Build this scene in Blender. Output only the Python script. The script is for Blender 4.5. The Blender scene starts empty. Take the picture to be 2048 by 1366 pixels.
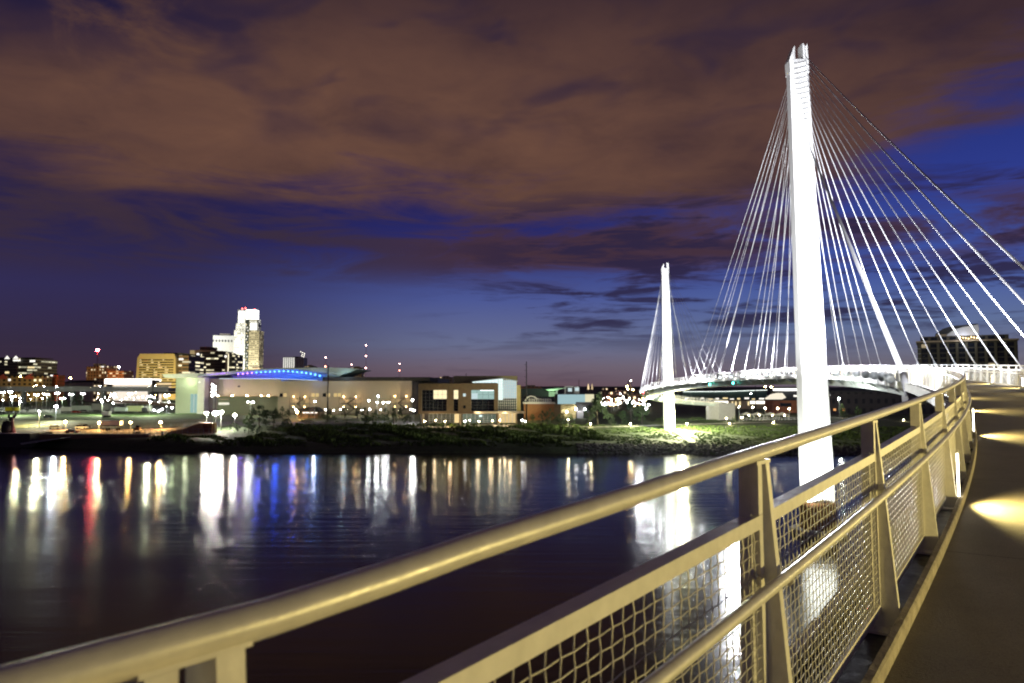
import bpy, math, random
import numpy as np
from mathutils import Vector, Matrix
R = math.radians
random.seed(7); rng = np.random.default_rng(7)
C = bpy.context.scene.collection
sc = bpy.context.scene

# ------------------------------------------------------------------ camera
HC = 18.9                                   # eye above the river
FPX, CX, CY, HOR = 1500.0, 1024.0, 683.0, 780.5
TH = math.atan((HOR - CY) / FPX)
cam = bpy.data.objects.new('camera', bpy.data.cameras.new('camera')); C.objects.link(cam)
cam.location = (0, 0, HC); cam.rotation_euler = (R(90) + TH, 0, 0)
cam.data.sensor_width = 36; cam.data.lens = FPX / 2048 * 36
cam.data.clip_start = .05; cam.data.clip_end = 12000
cam.data.dof.use_dof = True; cam.data.dof.focus_distance = 9.0; cam.data.dof.aperture_fstop = 4.0
sc.camera = cam

# ------------------------------------------------------------------ render / exposure
sc.view_settings.view_transform = 'Standard'; sc.view_settings.look = 'None'
sc.view_settings.exposure = 0; sc.view_settings.gamma = 1
cy = sc.cycles
cy.use_denoising = True
cy.max_bounces = 6; cy.diffuse_bounces = 2; cy.glossy_bounces = 3; cy.transparent_max_bounces = 6; cy.transmission_bounces = 3
cy.sample_clamp_indirect = 4; cy.caustics_reflective = False; cy.caustics_refractive = False
cy.use_light_tree = True
cy.filter_width = 2.0
cy.use_adaptive_sampling = False

def ray(px, py):
    X = (px - CX) / FPX; v = (CY - py) / FPX
    return X, math.cos(TH) - v * math.sin(TH), math.sin(TH) + v * math.cos(TH)
def at(px, py, Y):
    dx, dy, dz = ray(px, py)
    return Vector((dx * Y / dy, Y, HC + dz * Y / dy))

# ------------------------------------------------------------------ world: dusk sky with town-lit clouds
W = bpy.data.worlds.new('World'); sc.world = W; W.use_nodes = True
nt = W.node_tree; nt.nodes.clear()
def N(tree, typ, **kw):
    n = tree.nodes.new(typ)
    for k, v in kw.items(): setattr(n, k, v)
    return n
def setin(tree, sock, v):
    if hasattr(v, 'is_output'): tree.links.new(v, sock)
    else: sock.default_value = v
def mth(tree, op, a, b=None, c=None, clamp=False):
    n = N(tree, 'ShaderNodeMath', operation=op); n.use_clamp = clamp
    setin(tree, n.inputs[0], a)
    if b is not None: setin(tree, n.inputs[1], b)
    if c is not None: setin(tree, n.inputs[2], c)
    return n.outputs[0]
def ramp(tree, fac, stops, interp='LINEAR'):
    n = N(tree, 'ShaderNodeValToRGB'); n.color_ramp.interpolation = interp
    e = n.color_ramp.elements
    while len(e) < len(stops): e.new(.5)
    for k, (p, c) in enumerate(stops):
        e[k].position = p
        e[k].color = (c, c, c, 1) if not hasattr(c, '__len__') else (*c, 1)
    setin(tree, n.inputs[0], fac); return n.outputs[0]
def mix(tree, fac, a, b, blend='MIX'):
    n = N(tree, 'ShaderNodeMix', data_type='RGBA', blend_type=blend)
    setin(tree, n.inputs[0], fac); setin(tree, n.inputs[6], a); setin(tree, n.inputs[7], b)
    return n.outputs[2]
def sstep(tree, x, a, b):
    n = N(tree, 'ShaderNodeMapRange', interpolation_type='SMOOTHSTEP')
    setin(tree, n.inputs[0], x); n.inputs[1].default_value = a; n.inputs[2].default_value = b
    return n.outputs[0]
def noise(tree, vec, scale, detail=4, rough=.55, dist=0.):
    n = N(tree, 'ShaderNodeTexNoise'); n.inputs['Scale'].default_value = scale
    n.inputs['Detail'].default_value = detail; n.inputs['Roughness'].default_value = rough
    n.inputs['Distortion'].default_value = dist
    if vec is not None: tree.links.new(vec, n.inputs['Vector'])
    return n.outputs[0]
def comb(tree, x, y, z=0.):
    n = N(tree, 'ShaderNodeCombineXYZ'); setin(tree, n.inputs[0], x); setin(tree, n.inputs[1], y); setin(tree, n.inputs[2], z)
    return n.outputs[0]
def srgb(r, g, b):
    f = lambda c: (c / 255 / 12.92) if c / 255 <= .04045 else ((c / 255 + .055) / 1.055) ** 2.4
    return (f(r), f(g), f(b))

tc = N(nt, 'ShaderNodeTexCoord'); sx = N(nt, 'ShaderNodeSeparateXYZ'); nt.links.new(tc.outputs['Generated'], sx.inputs[0])
AZ = mth(nt, 'ARCTAN2', sx.outputs[0], sx.outputs[1])                 # 0 ahead, + right, radians
EL = mth(nt, 'ARCSINE', sx.outputs[2])
A01 = N(nt, 'ShaderNodeMapRange'); nt.links.new(AZ, A01.inputs[0]); A01.inputs[1].default_value = -.7; A01.inputs[2].default_value = .7; A01 = A01.outputs[0]
def a01(px): return (math.atan((px - CX) / FPX) + .7) / 1.4
def el(px, py):
    x, y, z = ray(px, py); return math.asin(z / math.sqrt(x * x + y * y + z * z))
E01 = mth(nt, 'DIVIDE', EL, .6, clamp=True)
def e01(py, px=1024): return el(px, py) / .6
# clear sky, three columns (left, centre, right) of colour by height
baseL = ramp(nt, E01, [(0, srgb(62, 44, 56)), (e01(700), srgb(54, 44, 66)), (e01(600), srgb(50, 45, 84)), (e01(480), srgb(40, 35, 74)), (e01(400), srgb(34, 31, 72)), (1, srgb(20, 20, 60))])
baseC = ramp(nt, E01, [(0, srgb(98, 74, 82)), (e01(735), srgb(110, 97, 112)), (e01(690), srgb(104, 110, 142)), (e01(600), srgb(76, 88, 148)), (e01(500), srgb(42, 46, 112)), (e01(400), srgb(33, 33, 90)), (1, srgb(18, 20, 66))])
baseR = ramp(nt, E01, [(0, srgb(104, 92, 104)), (e01(730), srgb(110, 106, 120)), (e01(660), srgb(96, 112, 152)), (e01(560), srgb(64, 86, 162)), (e01(420), srgb(46, 60, 140)), (e01(250), srgb(34, 44, 112)), (1, srgb(18, 22, 62))])
bLC = mix(nt, sstep(nt, A01, a01(250), a01(980)), baseL, baseC)
base = mix(nt, sstep(nt, A01, a01(1050), a01(1750)), bLC, baseR)
# cloud coordinates: a flat deck seen in perspective
inv = mth(nt, 'DIVIDE', 1.0, mth(nt, 'ADD', mth(nt, 'MAXIMUM', sx.outputs[2], 0.0), .10))
P = comb(nt, mth(nt, 'MULTIPLY', sx.outputs[0], inv), mth(nt, 'MULTIPLY', sx.outputs[1], inv), 0)
n1 = noise(nt, P, 1.1, 6, .55, .3); n2 = noise(nt, P, 3.4, 6, .6, .4)
PS = comb(nt, mth(nt, 'MULTIPLY', AZ, 5.0), mth(nt, 'MULTIPLY', EL, 26.0), 3.7)
n3 = noise(nt, PS, 1.0, 5, .6, .6)
PF = comb(nt, mth(nt, 'MULTIPLY', AZ, 8.0), mth(nt, 'MULTIPLY', EL, 66.0), 1.2)
n4 = noise(nt, PF, 1.0, 5, .62, .5)
wob = mth(nt, 'ADD', mth(nt, 'MULTIPLY', mth(nt, 'SUBTRACT', n1, .5), .16), mth(nt, 'MULTIPLY', mth(nt, 'SUBTRACT', n3, .5), .20))
# lower edge of the big cloud deck by azimuth
edge = ramp(nt, A01, [(0, el(0, 372) / .6), (a01(300), el(300, 385) / .6), (a01(700), el(700, 405) / .6), (a01(1100), el(1100, 450) / .6), (a01(1480), el(1480, 470) / .6), (a01(1640), el(1640, 400) / .6), (a01(1800), el(1800, 300) / .6), (a01(2048), el(2048, 175) / .6), (1, .6)])
M1 = sstep(nt, mth(nt, 'ADD', mth(nt, 'SUBTRACT', EL, mth(nt, 'MULTIPLY', edge, .6)), wob), -.045, .060)
# colour of the deck: town glow strongest mid height, left of centre
gv = ramp(nt, E01, [(0, .42), (e01(470), .58), (e01(380), .76), (e01(250), .90), (e01(110), .62), (e01(0), .33), (1, .28)])
gh = ramp(nt, A01, [(0, .70), (a01(250), .9), (a01(700), 1.0), (a01(1200), .92), (a01(1600), .72), (a01(2048), .5), (1, .4)])
tex = ramp(nt, mth(nt, 'ADD', mth(nt, 'MULTIPLY', n1, .6), mth(nt, 'MULTIPLY', n2, .4)), [(.30, .36), (.48, .86), (.62, 1.14)])
g = mth(nt, 'MULTIPLY', mth(nt, 'MULTIPLY', gv, gh), tex)
deckcol = mix(nt, g, (*srgb(30, 24, 44), 1), (*srgb(112, 79, 64), 1))
PM = comb(nt, mth(nt, 'ADD', mth(nt, 'MULTIPLY', AZ, 9.0), mth(nt, 'MULTIPLY', EL, -5.0)), mth(nt, 'MULTIPLY', EL, 22.0), 8.1)
n5 = noise(nt, PM, 1.0, 2, .45, .5)
mott = mth(nt, 'MULTIPLY', sstep(nt, n5, .47, .74), sstep(nt, E01, e01(400), e01(150)))
deckcol = mix(nt, mth(nt, 'MULTIPLY', mott, .62), deckcol, (*srgb(38, 32, 58), 1))
# holes of deep blue at the upper left
hole = mth(nt, 'MULTIPLY', sstep(nt, mth(nt, 'ADD', mth(nt, 'MULTIPLY', n2, .6), mth(nt, 'MULTIPLY', n1, .4)),   .56, .44), mth(nt, 'MULTIPLY', sstep(nt, A01, a01(640), a01(120)), sstep(nt, E01, e01(260), e01(60))))
deckcol = mix(nt, mth(nt, 'MULTIPLY', hole, .95), deckcol, (*srgb(22, 22, 58), 1))
sky = mix(nt, M1, base, deckcol)
# thin purple sheets between the deck and the horizon
band = mth(nt, 'MULTIPLY', sstep(nt, E01, e01(600), e01(520)), sstep(nt, E01, e01(395), e01(470)))
sheet = mth(nt, 'MULTIPLY', sstep(nt, n3, .38, .58), band)
sheetcol = mix(nt, sstep(nt, A01, a01(500), a01(1300)), (*srgb(58, 45, 60), 1), (*srgb(70, 50, 66), 1))
sky = mix(nt, mth(nt, 'MULTIPLY', sheet, .85), sky, sheetcol)
band2 = mth(nt, 'MULTIPLY', mth(nt, 'MULTIPLY', sstep(nt, E01, e01(560), e01(515)), sstep(nt, E01, e01(440), e01(480))), sstep(nt, A01, a01(760), a01(1000)))
sky = mix(nt, mth(nt, 'MULTIPLY', mth(nt, 'MULTIPLY', band2, sstep(nt, n3, .30, .50)), .85), sky, (*srgb(68, 47, 58), 1))
# small dark clouds low in the centre and right
low = mth(nt, 'MULTIPLY', sstep(nt, E01, e01(715), e01(640)), sstep(nt, E01, e01(360), e01(450)))
lowr = mth(nt, 'MULTIPLY', low, sstep(nt, A01, a01(760), a01(1150)))
dark = mth(nt, 'MULTIPLY', sstep(nt, mth(nt, 'ADD', mth(nt, 'MULTIPLY', n4, .55), mth(nt, 'MULTIPLY', n3, .45)), .475, .58), lowr)
sky = mix(nt, mth(nt, 'MULTIPLY', dark, .9), sky, (*srgb(44, 37, 66), 1))
# faint streaks near the horizon
st = mth(nt, 'MULTIPLY', sstep(nt, n4, .5, .7), sstep(nt, E01, e01(640), e01(700)))
sky = mix(nt, mth(nt, 'MULTIPLY', st, .22), sky, (*srgb(66, 54, 72), 1))
# last afterglow of the sun that has set far to the right: a weak Nishita term
skt = N(nt, 'ShaderNodeTexSky', sky_type='NISHITA'); skt.sun_disc = False; skt.sun_elevation = R(-4); skt.sun_rotation = R(50)
sky = mix(nt, 1.0, sky, mix(nt, 1.0, skt.outputs[0], (.004, .004, .004, 1), 'MULTIPLY'), 'ADD')
W.cycles.sampling_method = 'NONE'                    # soft even sky: found by the surfaces' own rays, less noise on thin lit things
bg = N(nt, 'ShaderNodeBackground'); nt.links.new(sky, bg.inputs[0]); bg.inputs[1].default_value = 1.0
wo = N(nt, 'ShaderNodeOutputWorld'); nt.links.new(bg.outputs[0], wo.inputs[0])

# ------------------------------------------------------------------ materials
MT = {}
def mat(name, col, rough=.6, metal=0., var=.15, scale=3., bump=0., coat=0., spec=.5, stretch=(1, 1, 1)):
    if name in MT: return MT[name]
    m = bpy.data.materials.new(name); m.use_nodes = True; t = m.node_tree; b = t.nodes['Principled BSDF']
    b.inputs['Roughness'].default_value = rough; b.inputs['Metallic'].default_value = metal
    b.inputs['Specular IOR Level'].default_value = spec; b.inputs['Coat Weight'].default_value = coat
    tcn = N(t, 'ShaderNodeTexCoord'); mp = N(t, 'ShaderNodeMapping'); mp.inputs['Scale'].default_value = stretch
    t.links.new(tcn.outputs['Object'], mp.inputs[0])
    nz = noise(t, mp.outputs[0], scale, 5, .6)
    c = ramp(t, nz, [(.25, tuple(x * (1 - var) for x in col)), (.75, tuple(min(1, x * (1 + var)) for x in col))])
    t.links.new(c, b.inputs['Base Color'])
    n2_ = noise(t, mp.outputs[0], scale * 4.3, 4, .7)
    t.links.new(ramp(t, n2_, [(.3, max(.02, rough * .78)), (.7, min(1, rough * 1.3))]), b.inputs['Roughness'])
    if bump:
        bn = N(t, 'ShaderNodeBump'); bn.inputs['Strength'].default_value = bump; bn.inputs['Distance'].default_value = .05
        t.links.new(nz, bn.inputs['Height']); t.links.new(bn.outputs[0], b.inputs['Normal'])
    MT[name] = m; return m
def em(name, col, s, sample=True):
    if name in MT: return MT[name]
    m = bpy.data.materials.new(name); m.use_nodes = True; t = m.node_tree; t.nodes.clear()
    e = N(t, 'ShaderNodeEmission'); e.inputs[0].default_value = (*col, 1); e.inputs[1].default_value = s
    o = N(t, 'ShaderNodeOutputMaterial'); t.links.new(e.outputs[0], o.inputs[0])
    if not sample:
        try: m.cycles.emission_sampling = 'NONE'
        except Exception: pass
    MT[name] = m; return m
def facade(name, wall, lit, cw, ch, frac, strength, wx=(.2, .8), wz=(.25, .75), glass=(.01, .012, .015), seed=0., rough=.5):
    """wall with a grid of windows, a share of them lit from inside"""
    if name in MT: return MT[name]
    m = bpy.data.materials.new(name); m.use_nodes = True; t = m.node_tree; b = t.nodes['Principled BSDF']
    tcn = N(t, 'ShaderNodeTexCoord'); s = N(t, 'ShaderNodeSeparateXYZ'); t.links.new(tcn.outputs['Object'], s.inputs[0])
    h = mth(t, 'DIVIDE', mth(t, 'ADD', s.outputs[0], s.outputs[1]), cw); v = mth(t, 'DIVIDE', s.outputs[2], ch)
    fh, fv = mth(t, 'FRACT', h), mth(t, 'FRACT', v)
    msk = mth(t, 'MULTIPLY', mth(t, 'MULTIPLY', mth(t, 'GREATER_THAN', fh, wx[0]), mth(t, 'LESS_THAN', fh, wx[1])), mth(t, 'MULTIPLY', mth(t, 'GREATER_THAN', fv, wz[0]), mth(t, 'LESS_THAN', fv, wz[1])))
    wn = N(t, 'ShaderNodeTexWhiteNoise'); t.links.new(comb(t, mth(t, 'FLOOR', h), mth(t, 'FLOOR', v), seed), wn.inputs[0])
    on = mth(t, 'MULTIPLY', mth(t, 'LESS_THAN', wn.outputs[0], frac), msk)
    wn2 = N(t, 'ShaderNodeTexWhiteNoise'); t.links.new(comb(t, mth(t, 'FLOOR', h), mth(t, 'FLOOR', v), seed + 9), wn2.inputs[0])
    nz = noise(t, tcn.outputs['Object'], .35, 4)
    wc = ramp(t, nz, [(.3, tuple(x * .82 for x in wall)), (.7, tuple(min(1, x * 1.12) for x in wall))])
    t.links.new(mix(t, msk, wc, (*glass, 1)), b.inputs['Base Color'])
    b.inputs['Roughness'].default_value = rough
    b.inputs['Emission Color'].default_value = (*lit, 1)
    t.links.new(mth(t, 'MULTIPLY', on, mth(t, 'MULTIPLY', mth(t, 'ADD', wn2.outputs[0], .35), strength)), b.inputs['Emission Strength'])
    MT[name] = m; return m

rail_paint = mat('pale_grey_rail_paint', (.66, .64, .58), .42, 0, .13, 13, .05)
rail_tube = mat('satin_steel_rail', (.64, .62, .56), .36, .1, .14, 11, .05)
mesh_wire = mat('woven_wire_steel', (.58, .56, .50), .42, .25, .08, 20)
pylon_white = mat('white_pylon_paint', (.82, .82, .80), .5, 0, .03, .4)
cable_white = mat('pale_grey_cable_sheath', (.5, .5, .52), .8, 0, .02, 1, 0, 0, .05)
steel_grey = mat('grey_steel', (.30, .32, .32), .5, .2, .1, 2)
girder_paint = mat('pale_green_girder_paint', (.52, .58, .54), .5, 0, .08, .6)
fascia_conc = mat('pale_fascia_concrete', (.62, .60, .52), .7, 0, .12, 1.5)
kerb_conc = mat('kerb_concrete', (.27, .24, .19), .9, 0, .35, 9, .5)
concrete = mat('concrete', (.34, .33, .31), .85, 0, .15, 1.5, .1)
dark_metal = mat('dark_metal', (.03, .03, .035), .5, .3)
black_paint = mat('black_paint', (.015, .015, .017), .5)
white_paint = mat('white_paint', (.75, .75, .73), .5)
glass_dark = mat('dark_window_glass', (.012, .016, .022), .08, 0, .1, 1, 0, 0, .6)
em_lamp_w = em('lamp_cool_white', (.92, .96, 1.0), 170)
em_lamp_y = em('lamp_warm', (1.0, .78, .42), 240)
em_lamp_o = em('lamp_sodium', (1.0, .55, .18), 240)
em_red = em('red_beacon', (1.0, .06, .05), 260)
em_win_w = em('window_white', (1.0, .96, .86), 1.3)
em_win_y = em('window_yellow', (1.0, .80, .42), 1.1)
em_win_c = em('window_cool', (.72, .90, .92), .8)

# ------------------------------------------------------------------ object helpers
def tag(o, label=None, cat=None, group=None, kind=None):
    if label: o['label'] = label
    if cat: o['category'] = cat
    if group: o['group'] = group
    if kind: o['kind'] = kind
    return o
def thing(name, label, cat, loc=(0, 0, 0), rz=0, group=None):
    o = bpy.data.objects.new(name, None); C.objects.link(o); o.location = loc; o.rotation_euler = (0, 0, rz)
    o.empty_display_size = .2
    return tag(o, label, cat, group)
def link(name, me, parent=None, loc=None, rot=None, scale=None):
    o = bpy.data.objects.new(name, me); C.objects.link(o)
    if parent: o.parent = parent
    if loc is not None: o.location = loc
    if rot is not None: o.rotation_euler = rot
    if scale is not None: o.scale = scale
    return o
class MB:
    def __init__(s): s.v = []; s.f = []
    def add(s, vs, fs):
        n = len(s.v); s.v += [tuple(v) for v in vs]; s.f += [tuple(i + n for i in f) for f in fs]; return s
    def box(s, x0, x1, y0, y1, z0, z1):
        return s.add([(x0, y0, z0), (x1, y0, z0), (x1, y1, z0), (x0, y1, z0), (x0, y0, z1), (x1, y0, z1), (x1, y1, z1), (x0, y1, z1)],
                     [(3, 2, 1, 0), (4, 5, 6, 7), (0, 1, 5, 4), (1, 2, 6, 5), (2, 3, 7, 6), (3, 0, 4, 7)])
    def prism(s, poly, y0, y1):                       # polygon in x,z (counter-clockwise seen from -y), extruded along y
        n = len(poly)
        vs = [(x, y0, z) for x, z in poly] + [(x, y1, z) for x, z in poly]
        return s.add(vs, [tuple(range(n)), tuple(range(2 * n - 1, n - 1, -1))] + [(i + n, (i + 1) % n + n, (i + 1) % n, i) for i in range(n)])
    def zprism(s, poly, z0, z1):                      # polygon in x,y counter-clockwise from above
        n = len(poly)
        vs = [(x, y, z0) for x, y in poly] + [(x, y, z1) for x, y in poly]
        return s.add(vs, [tuple(range(n - 1, -1, -1)), tuple(range(n, 2 * n))] + [(i, (i + 1) % n, (i + 1) % n + n, i + n) for i in range(n)])
    def tube(s, pts, r, n=8, cap=True):
        pts = [Vector(p) for p in pts]; m = len(pts); rr = r if hasattr(r, '__len__') else [r] * m
        base = len(s.v); prev = None
        for i, p in enumerate(pts):
            d = (pts[min(i + 1, m - 1)] - pts[max(i - 1, 0)]).normalized()
            if prev is None:
                up = Vector((0, 0, 1)) if abs(d.z) < .9 else Vector((1, 0, 0)); a = d.cross(up).normalized()
            else: a = (prev - d * prev.dot(d)).normalized()
            b = d.cross(a); prev = a
            for k in range(n):
                t = 2 * math.pi * k / n; q = p + (a * math.cos(t) + b * math.sin(t)) * rr[i]; s.v.append(tuple(q))
        for i in range(m - 1):
            for k in range(n):
                k2 = (k + 1) % n
                s.f.append((base + i * n + k, base + i * n + k2, base + (i + 1) * n + k2, base + (i + 1) * n + k))
        if cap:
            s.f.append(tuple(base + k for k in range(n - 1, -1, -1))); s.f.append(tuple(base + (m - 1) * n + k for k in range(n)))
        return s
    def lathe(s, prof, n=16, c=(0, 0)):               # prof: (r, z) bottom to top
        base = len(s.v); m = len(prof)
        for r, z in prof:
            for k in range(n):
                t = 2 * math.pi * k / n; s.v.append((c[0] + r * math.cos(t), c[1] + r * math.sin(t), z))
        for i in range(m - 1):
            for k in range(n):
                k2 = (k + 1) % n; s.f.append((base + i * n + k, base + i * n + k2, base + (i + 1) * n + k2, base + (i + 1) * n + k))
        s.f.append(tuple(base + k for k in range(n - 1, -1, -1))); s.f.append(tuple(base + (m - 1) * n + k for k in range(n)))
        return s
    def ball(s, c, r, nu=8, nv=6, sq=1.):
        prof = [(max(.001, r * math.sin(math.pi * i / nv)), c[2] - sq * r * math.cos(math.pi * i / nv)) for i in range(nv + 1)]
        return s.lathe(prof, nu, (c[0], c[1]))
    def mesh(s, name, m, smooth=False, bevel=0):
        me = bpy.data.meshes.new(name); me.from_pydata(s.v, [], s.f); me.materials.append(m)
        if smooth: me.shade_smooth()
        me.update(); return me
    def build(s, name, m, parent=None, smooth=False, loc=None, rot=None):
        return link(name, s.mesh(name, m, smooth), parent, loc, rot)
def npmesh(name, V, F, m, smooth=False):
    """V (n,3), F (k,3) or (k,4)"""
    me = bpy.data.meshes.new(name); V = np.asarray(V, np.float32); F = np.asarray(F, np.int32); k = F.shape[1]
    me.vertices.add(len(V)); me.vertices.foreach_set('co', V.ravel())
    me.loops.add(F.size); me.loops.foreach_set('vertex_index', F.ravel())
    me.polygons.add(len(F)); me.polygons.foreach_set('loop_start', np.arange(0, F.size, k, dtype=np.int32))
    me.polygons.foreach_set('loop_total', np.full(len(F), k, np.int32))
    me.materials.append(m); me.update(calc_edges=True); me.validate()
    if smooth: me.shade_smooth()
    return me
def light(name, kind, loc, power, col, aim=None, size=.15, cone=None, blend=.3, parent=None):
    d = bpy.data.lights.new(name, kind); d.energy = power; d.color = col
    d.shadow_soft_size = size
    if kind == 'SPOT': d.spot_size = R(cone or 90); d.spot_blend = blend
    o = bpy.data.objects.new(name, d); C.objects.link(o); o.location = loc
    if aim is not None: o.rotation_euler = (Vector(aim) - Vector(loc)).to_track_quat('-Z', 'Y').to_euler()
    return o

# ------------------------------------------------------------------ terrain and river
def shore(x): return float(np.interp(x, [-400, -175, -152, -125, -88, 0, 100, 220, 400], [256, 256, 251, 240, 228, 226.5, 222, 214, 205]))
def gz(x, Y):
    t = Y - shore(x)
    zr = np.interp(t, [-60, -6, 0, 3, 11, 30, 52, 66, 120], [-4, -1.6, -.05, .9, 2.3, 3.3, 4.6, 5.4, 6.0])
    zl = np.interp(t, [-60, -6, 0, 3, 9, 20, 45, 80, 120], [-4, -1.6, -.05, 1.4, 3.0, 3.3, 4.0, 5.4, 6.0])
    w = np.interp(x, [-115, -85], [0, 1])
    z = zl * (1 - w) + zr * w
    z += np.interp(Y, [1300, 2400, 3300, 5200], [0, 10, 26, 40]) * np.interp(x / max(Y, 1), [-.25, .05, .45], [.25, 1, .9])
    z += (math.sin(x * .11 + Y * .05) + math.sin(x * .041 - Y * .13)) * .12 * np.interp(t, [0, 8], [0, 1])
    return float(z)
grass_bank = mat('bank_grass', (.030, .050, .012), .95, 0, .45, .35, .3)
YS = np.concatenate([np.linspace(150, 200, 6), np.linspace(203, 320, 60), np.linspace(326, 460, 24), np.linspace(480, 900, 16), np.linspace(960, 5200, 28)])
US = np.linspace(-.95, .95, 150)
V = []; F = []
for j, Y in enumerate(YS):
    for u in US:
        x = u * (Y + 60); V.append((x, Y, gz(x, Y)))
nu = len(US)
for j in range(len(YS) - 1):
    for i in range(nu - 1):
        a = j * nu + i; F.append((a, a + 1, a + 1 + nu, a + nu))
tag(link('ground', npmesh('ground', V, F, grass_bank, True)), kind='structure')

wm = bpy.data.materials.new('river_water'); wm.use_nodes = True; t = wm.node_tree; b = t.nodes['Principled BSDF']
b.inputs['Base Color'].default_value = (.003, .003, .0035, 1); b.inputs['Roughness'].default_value = .2; b.inputs['IOR'].default_value = 1.22
tcn = N(t, 'ShaderNodeTexCoord'); mp = N(t, 'ShaderNodeMapping'); mp.inputs['Scale'].default_value = (.045, .55, 1); mp.inputs['Rotation'].default_value = (0, 0, R(12))
t.links.new(tcn.outputs['Object'], mp.inputs[0])
w1 = noise(t, mp.outputs[0], 1.0, 6, .62, .8)
mp2 = N(t, 'ShaderNodeMapping'); mp2.inputs['Scale'].default_value = (.015, .05, 1); mp2.inputs['Rotation'].default_value = (0, 0, R(-8)); t.links.new(tcn.outputs['Object'], mp2.inputs[0])
w2 = noise(t, mp2.outputs[0], 1.0, 4, .55, .6)
hsum = mth(t, 'ADD', mth(t, 'MULTIPLY', w1, .55), mth(t, 'MULTIPLY', w2, 1.6))
bn = N(t, 'ShaderNodeBump'); bn.inputs['Strength'].default_value = .13; bn.inputs['Distance'].default_value = .5
t.links.new(hsum, bn.inputs['Height']); t.links.new(bn.outputs[0], b.inputs['Normal'])
t.links.new(ramp(t, w2, [(.3, .09), (.7, .15)]), b.inputs['Roughness'])
tag(MB().add([(-900, -120, 0), (1200, -120, 0), (1200, 262, 0), (-900, 262, 0)], [(0, 1, 2, 3)]).build('water', wm), kind='structure')

# ------------------------------------------------------------------ the bridge: one curved deck
KS = [-60, 0, 70, 150, 200, 240, 300, 370]; KV = [4.94, 4.9394, 2.2455, 5.8159, 2.125, -4.5788, -9.5057, -13.1558]
ZS = [-40, -20, 0, 20, 100, 160, 220, 280, 370]; ZV = [-1.75, -1.03, -.3647, .3017, 2.9698, 4.2699, 3.5754, .5282, -4.3453]
def spline(xs, ys, x):
    xs = np.array(xs, float); ys = np.array(ys, float); n = len(xs); h = np.diff(xs); A = np.eye(n); bb = np.zeros(n)
    for i in range(1, n - 1):
        A[i, i - 1] = h[i - 1]; A[i, i] = 2 * (h[i - 1] + h[i]); A[i, i + 1] = h[i]
        bb[i] = 6 * ((ys[i + 1] - ys[i]) / h[i] - (ys[i] - ys[i - 1]) / h[i - 1])
    Mm = np.linalg.solve(A, bb); i = np.clip(np.searchsorted(xs, x) - 1, 0, n - 2); tt = x - xs[i]; hh = h[i]
    return (((Mm[i + 1] - Mm[i]) / (6 * hh) * tt + Mm[i] / 2) * tt + (ys[i + 1] - ys[i]) / hh - hh * (2 * Mm[i] + Mm[i + 1]) / 6) * tt + ys[i]
SA = np.linspace(-30, 368, 3981)
kk = np.interp(SA, KS, KV) / 1000; ds = SA[1] - SA[0]
th = np.concatenate([[0], np.cumsum(-(kk[1:] + kk[:-1]) / 2 * ds)]); i0 = int(np.argmin(abs(SA))); th = th - th[i0] + .6405
thm = (th[1:] + th[:-1]) / 2
PX = np.concatenate([[0], np.cumsum(np.sin(thm) * ds)]); PY = np.concatenate([[0], np.cumsum(np.cos(thm) * ds)])
PX -= PX[i0]; PY -= PY[i0]; PX -= 1.0357 * math.cos(.6405); PY += 1.0357 * math.sin(.6405)
PZ = spline(ZS, ZV, SA) + HC                      # height of the left top rail
WID = 5.36                                         # from rail to rail
RH = 1.38                                          # rail above the deck
def fr(s):                                         # frame: point under the left rail at DECK level, heading angle
    return np.array([np.interp(s, SA, PX), np.interp(s, SA, PY), np.interp(s, SA, PZ) - RH]), float(np.interp(s, SA, th))
def bp(s, off, dz):                                # point: off to the right of the left rail, dz above the deck
    p, a = fr(s); return Vector((p[0] + off * math.cos(a), p[1] - off * math.sin(a), p[2] + dz))
S_END = 366.0
def sgrid(s0, s1): 
    g = [s0]
    while g[-1] < s1 - 1e-6: g.append(min(s1, g[-1] + (.25 if g[-1] < 6 else .5 if g[-1] < 40 else 1.5)))
    return g
def sweep(name, prof, m, s0=-12, s1=S_END, parent=None, closed=True, smooth=False):
    """sweep a closed (off, dz) profile along the deck"""
    g = sgrid(s0, s1); n = len(prof); V = []; F = []
    for s in g:
        p, a = fr(s); c, sn = math.cos(a), math.sin(a)
        for o, z in prof: V.append((p[0] + o * c, p[1] - o * sn, p[2] + z))
    for i in range(len(g) - 1):
        for k in range(n):
            k2 = (k + 1) % n; F.append((i * n + k, i * n + k2, (i + 1) * n + k2, (i + 1) * n + k))
    me = bpy.data.meshes.new(name); F += [tuple(range(n - 1, -1, -1)), tuple((len(g) - 1) * n + k for k in range(n))]
    me.from_pydata(V, [], F); me.materials.append(m)
    if smooth: me.shade_smooth()
    me.update(); return link(name, me, parent)
bridge = thing('footbridge', 'long curving cable stayed footbridge across the river with white pylons', 'footbridge')
dm = bpy.data.materials.new('deck_concrete'); dm.use_nodes = True; t = dm.node_tree; b = t.nodes['Principled BSDF']
tcn = N(t, 'ShaderNodeTexCoord'); nA = noise(t, tcn.outputs['Object'], 1.6, 6, .65); nB = noise(t, tcn.outputs['Object'], 60, 3, .7)
cA = ramp(t, nA, [(.3, (.075, .062, .048)), (.55, (.105, .09, .072)), (.75, (.135, .118, .094))])
nC = noise(t, tcn.outputs['Object'], 220, 2, .6)
cA = mix(t, mth(t, 'MULTIPLY', sstep(t, nC, .42, .66), .55), cA, (.19, .165, .13, 1))
t.links.new(mix(t, mth(t, 'MULTIPLY', sstep(t, nB, .52, .66), .65), cA, (.030, .025, .02, 1)), b.inputs['Base Color'])
b.inputs['Roughness'].default_value = .62
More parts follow.
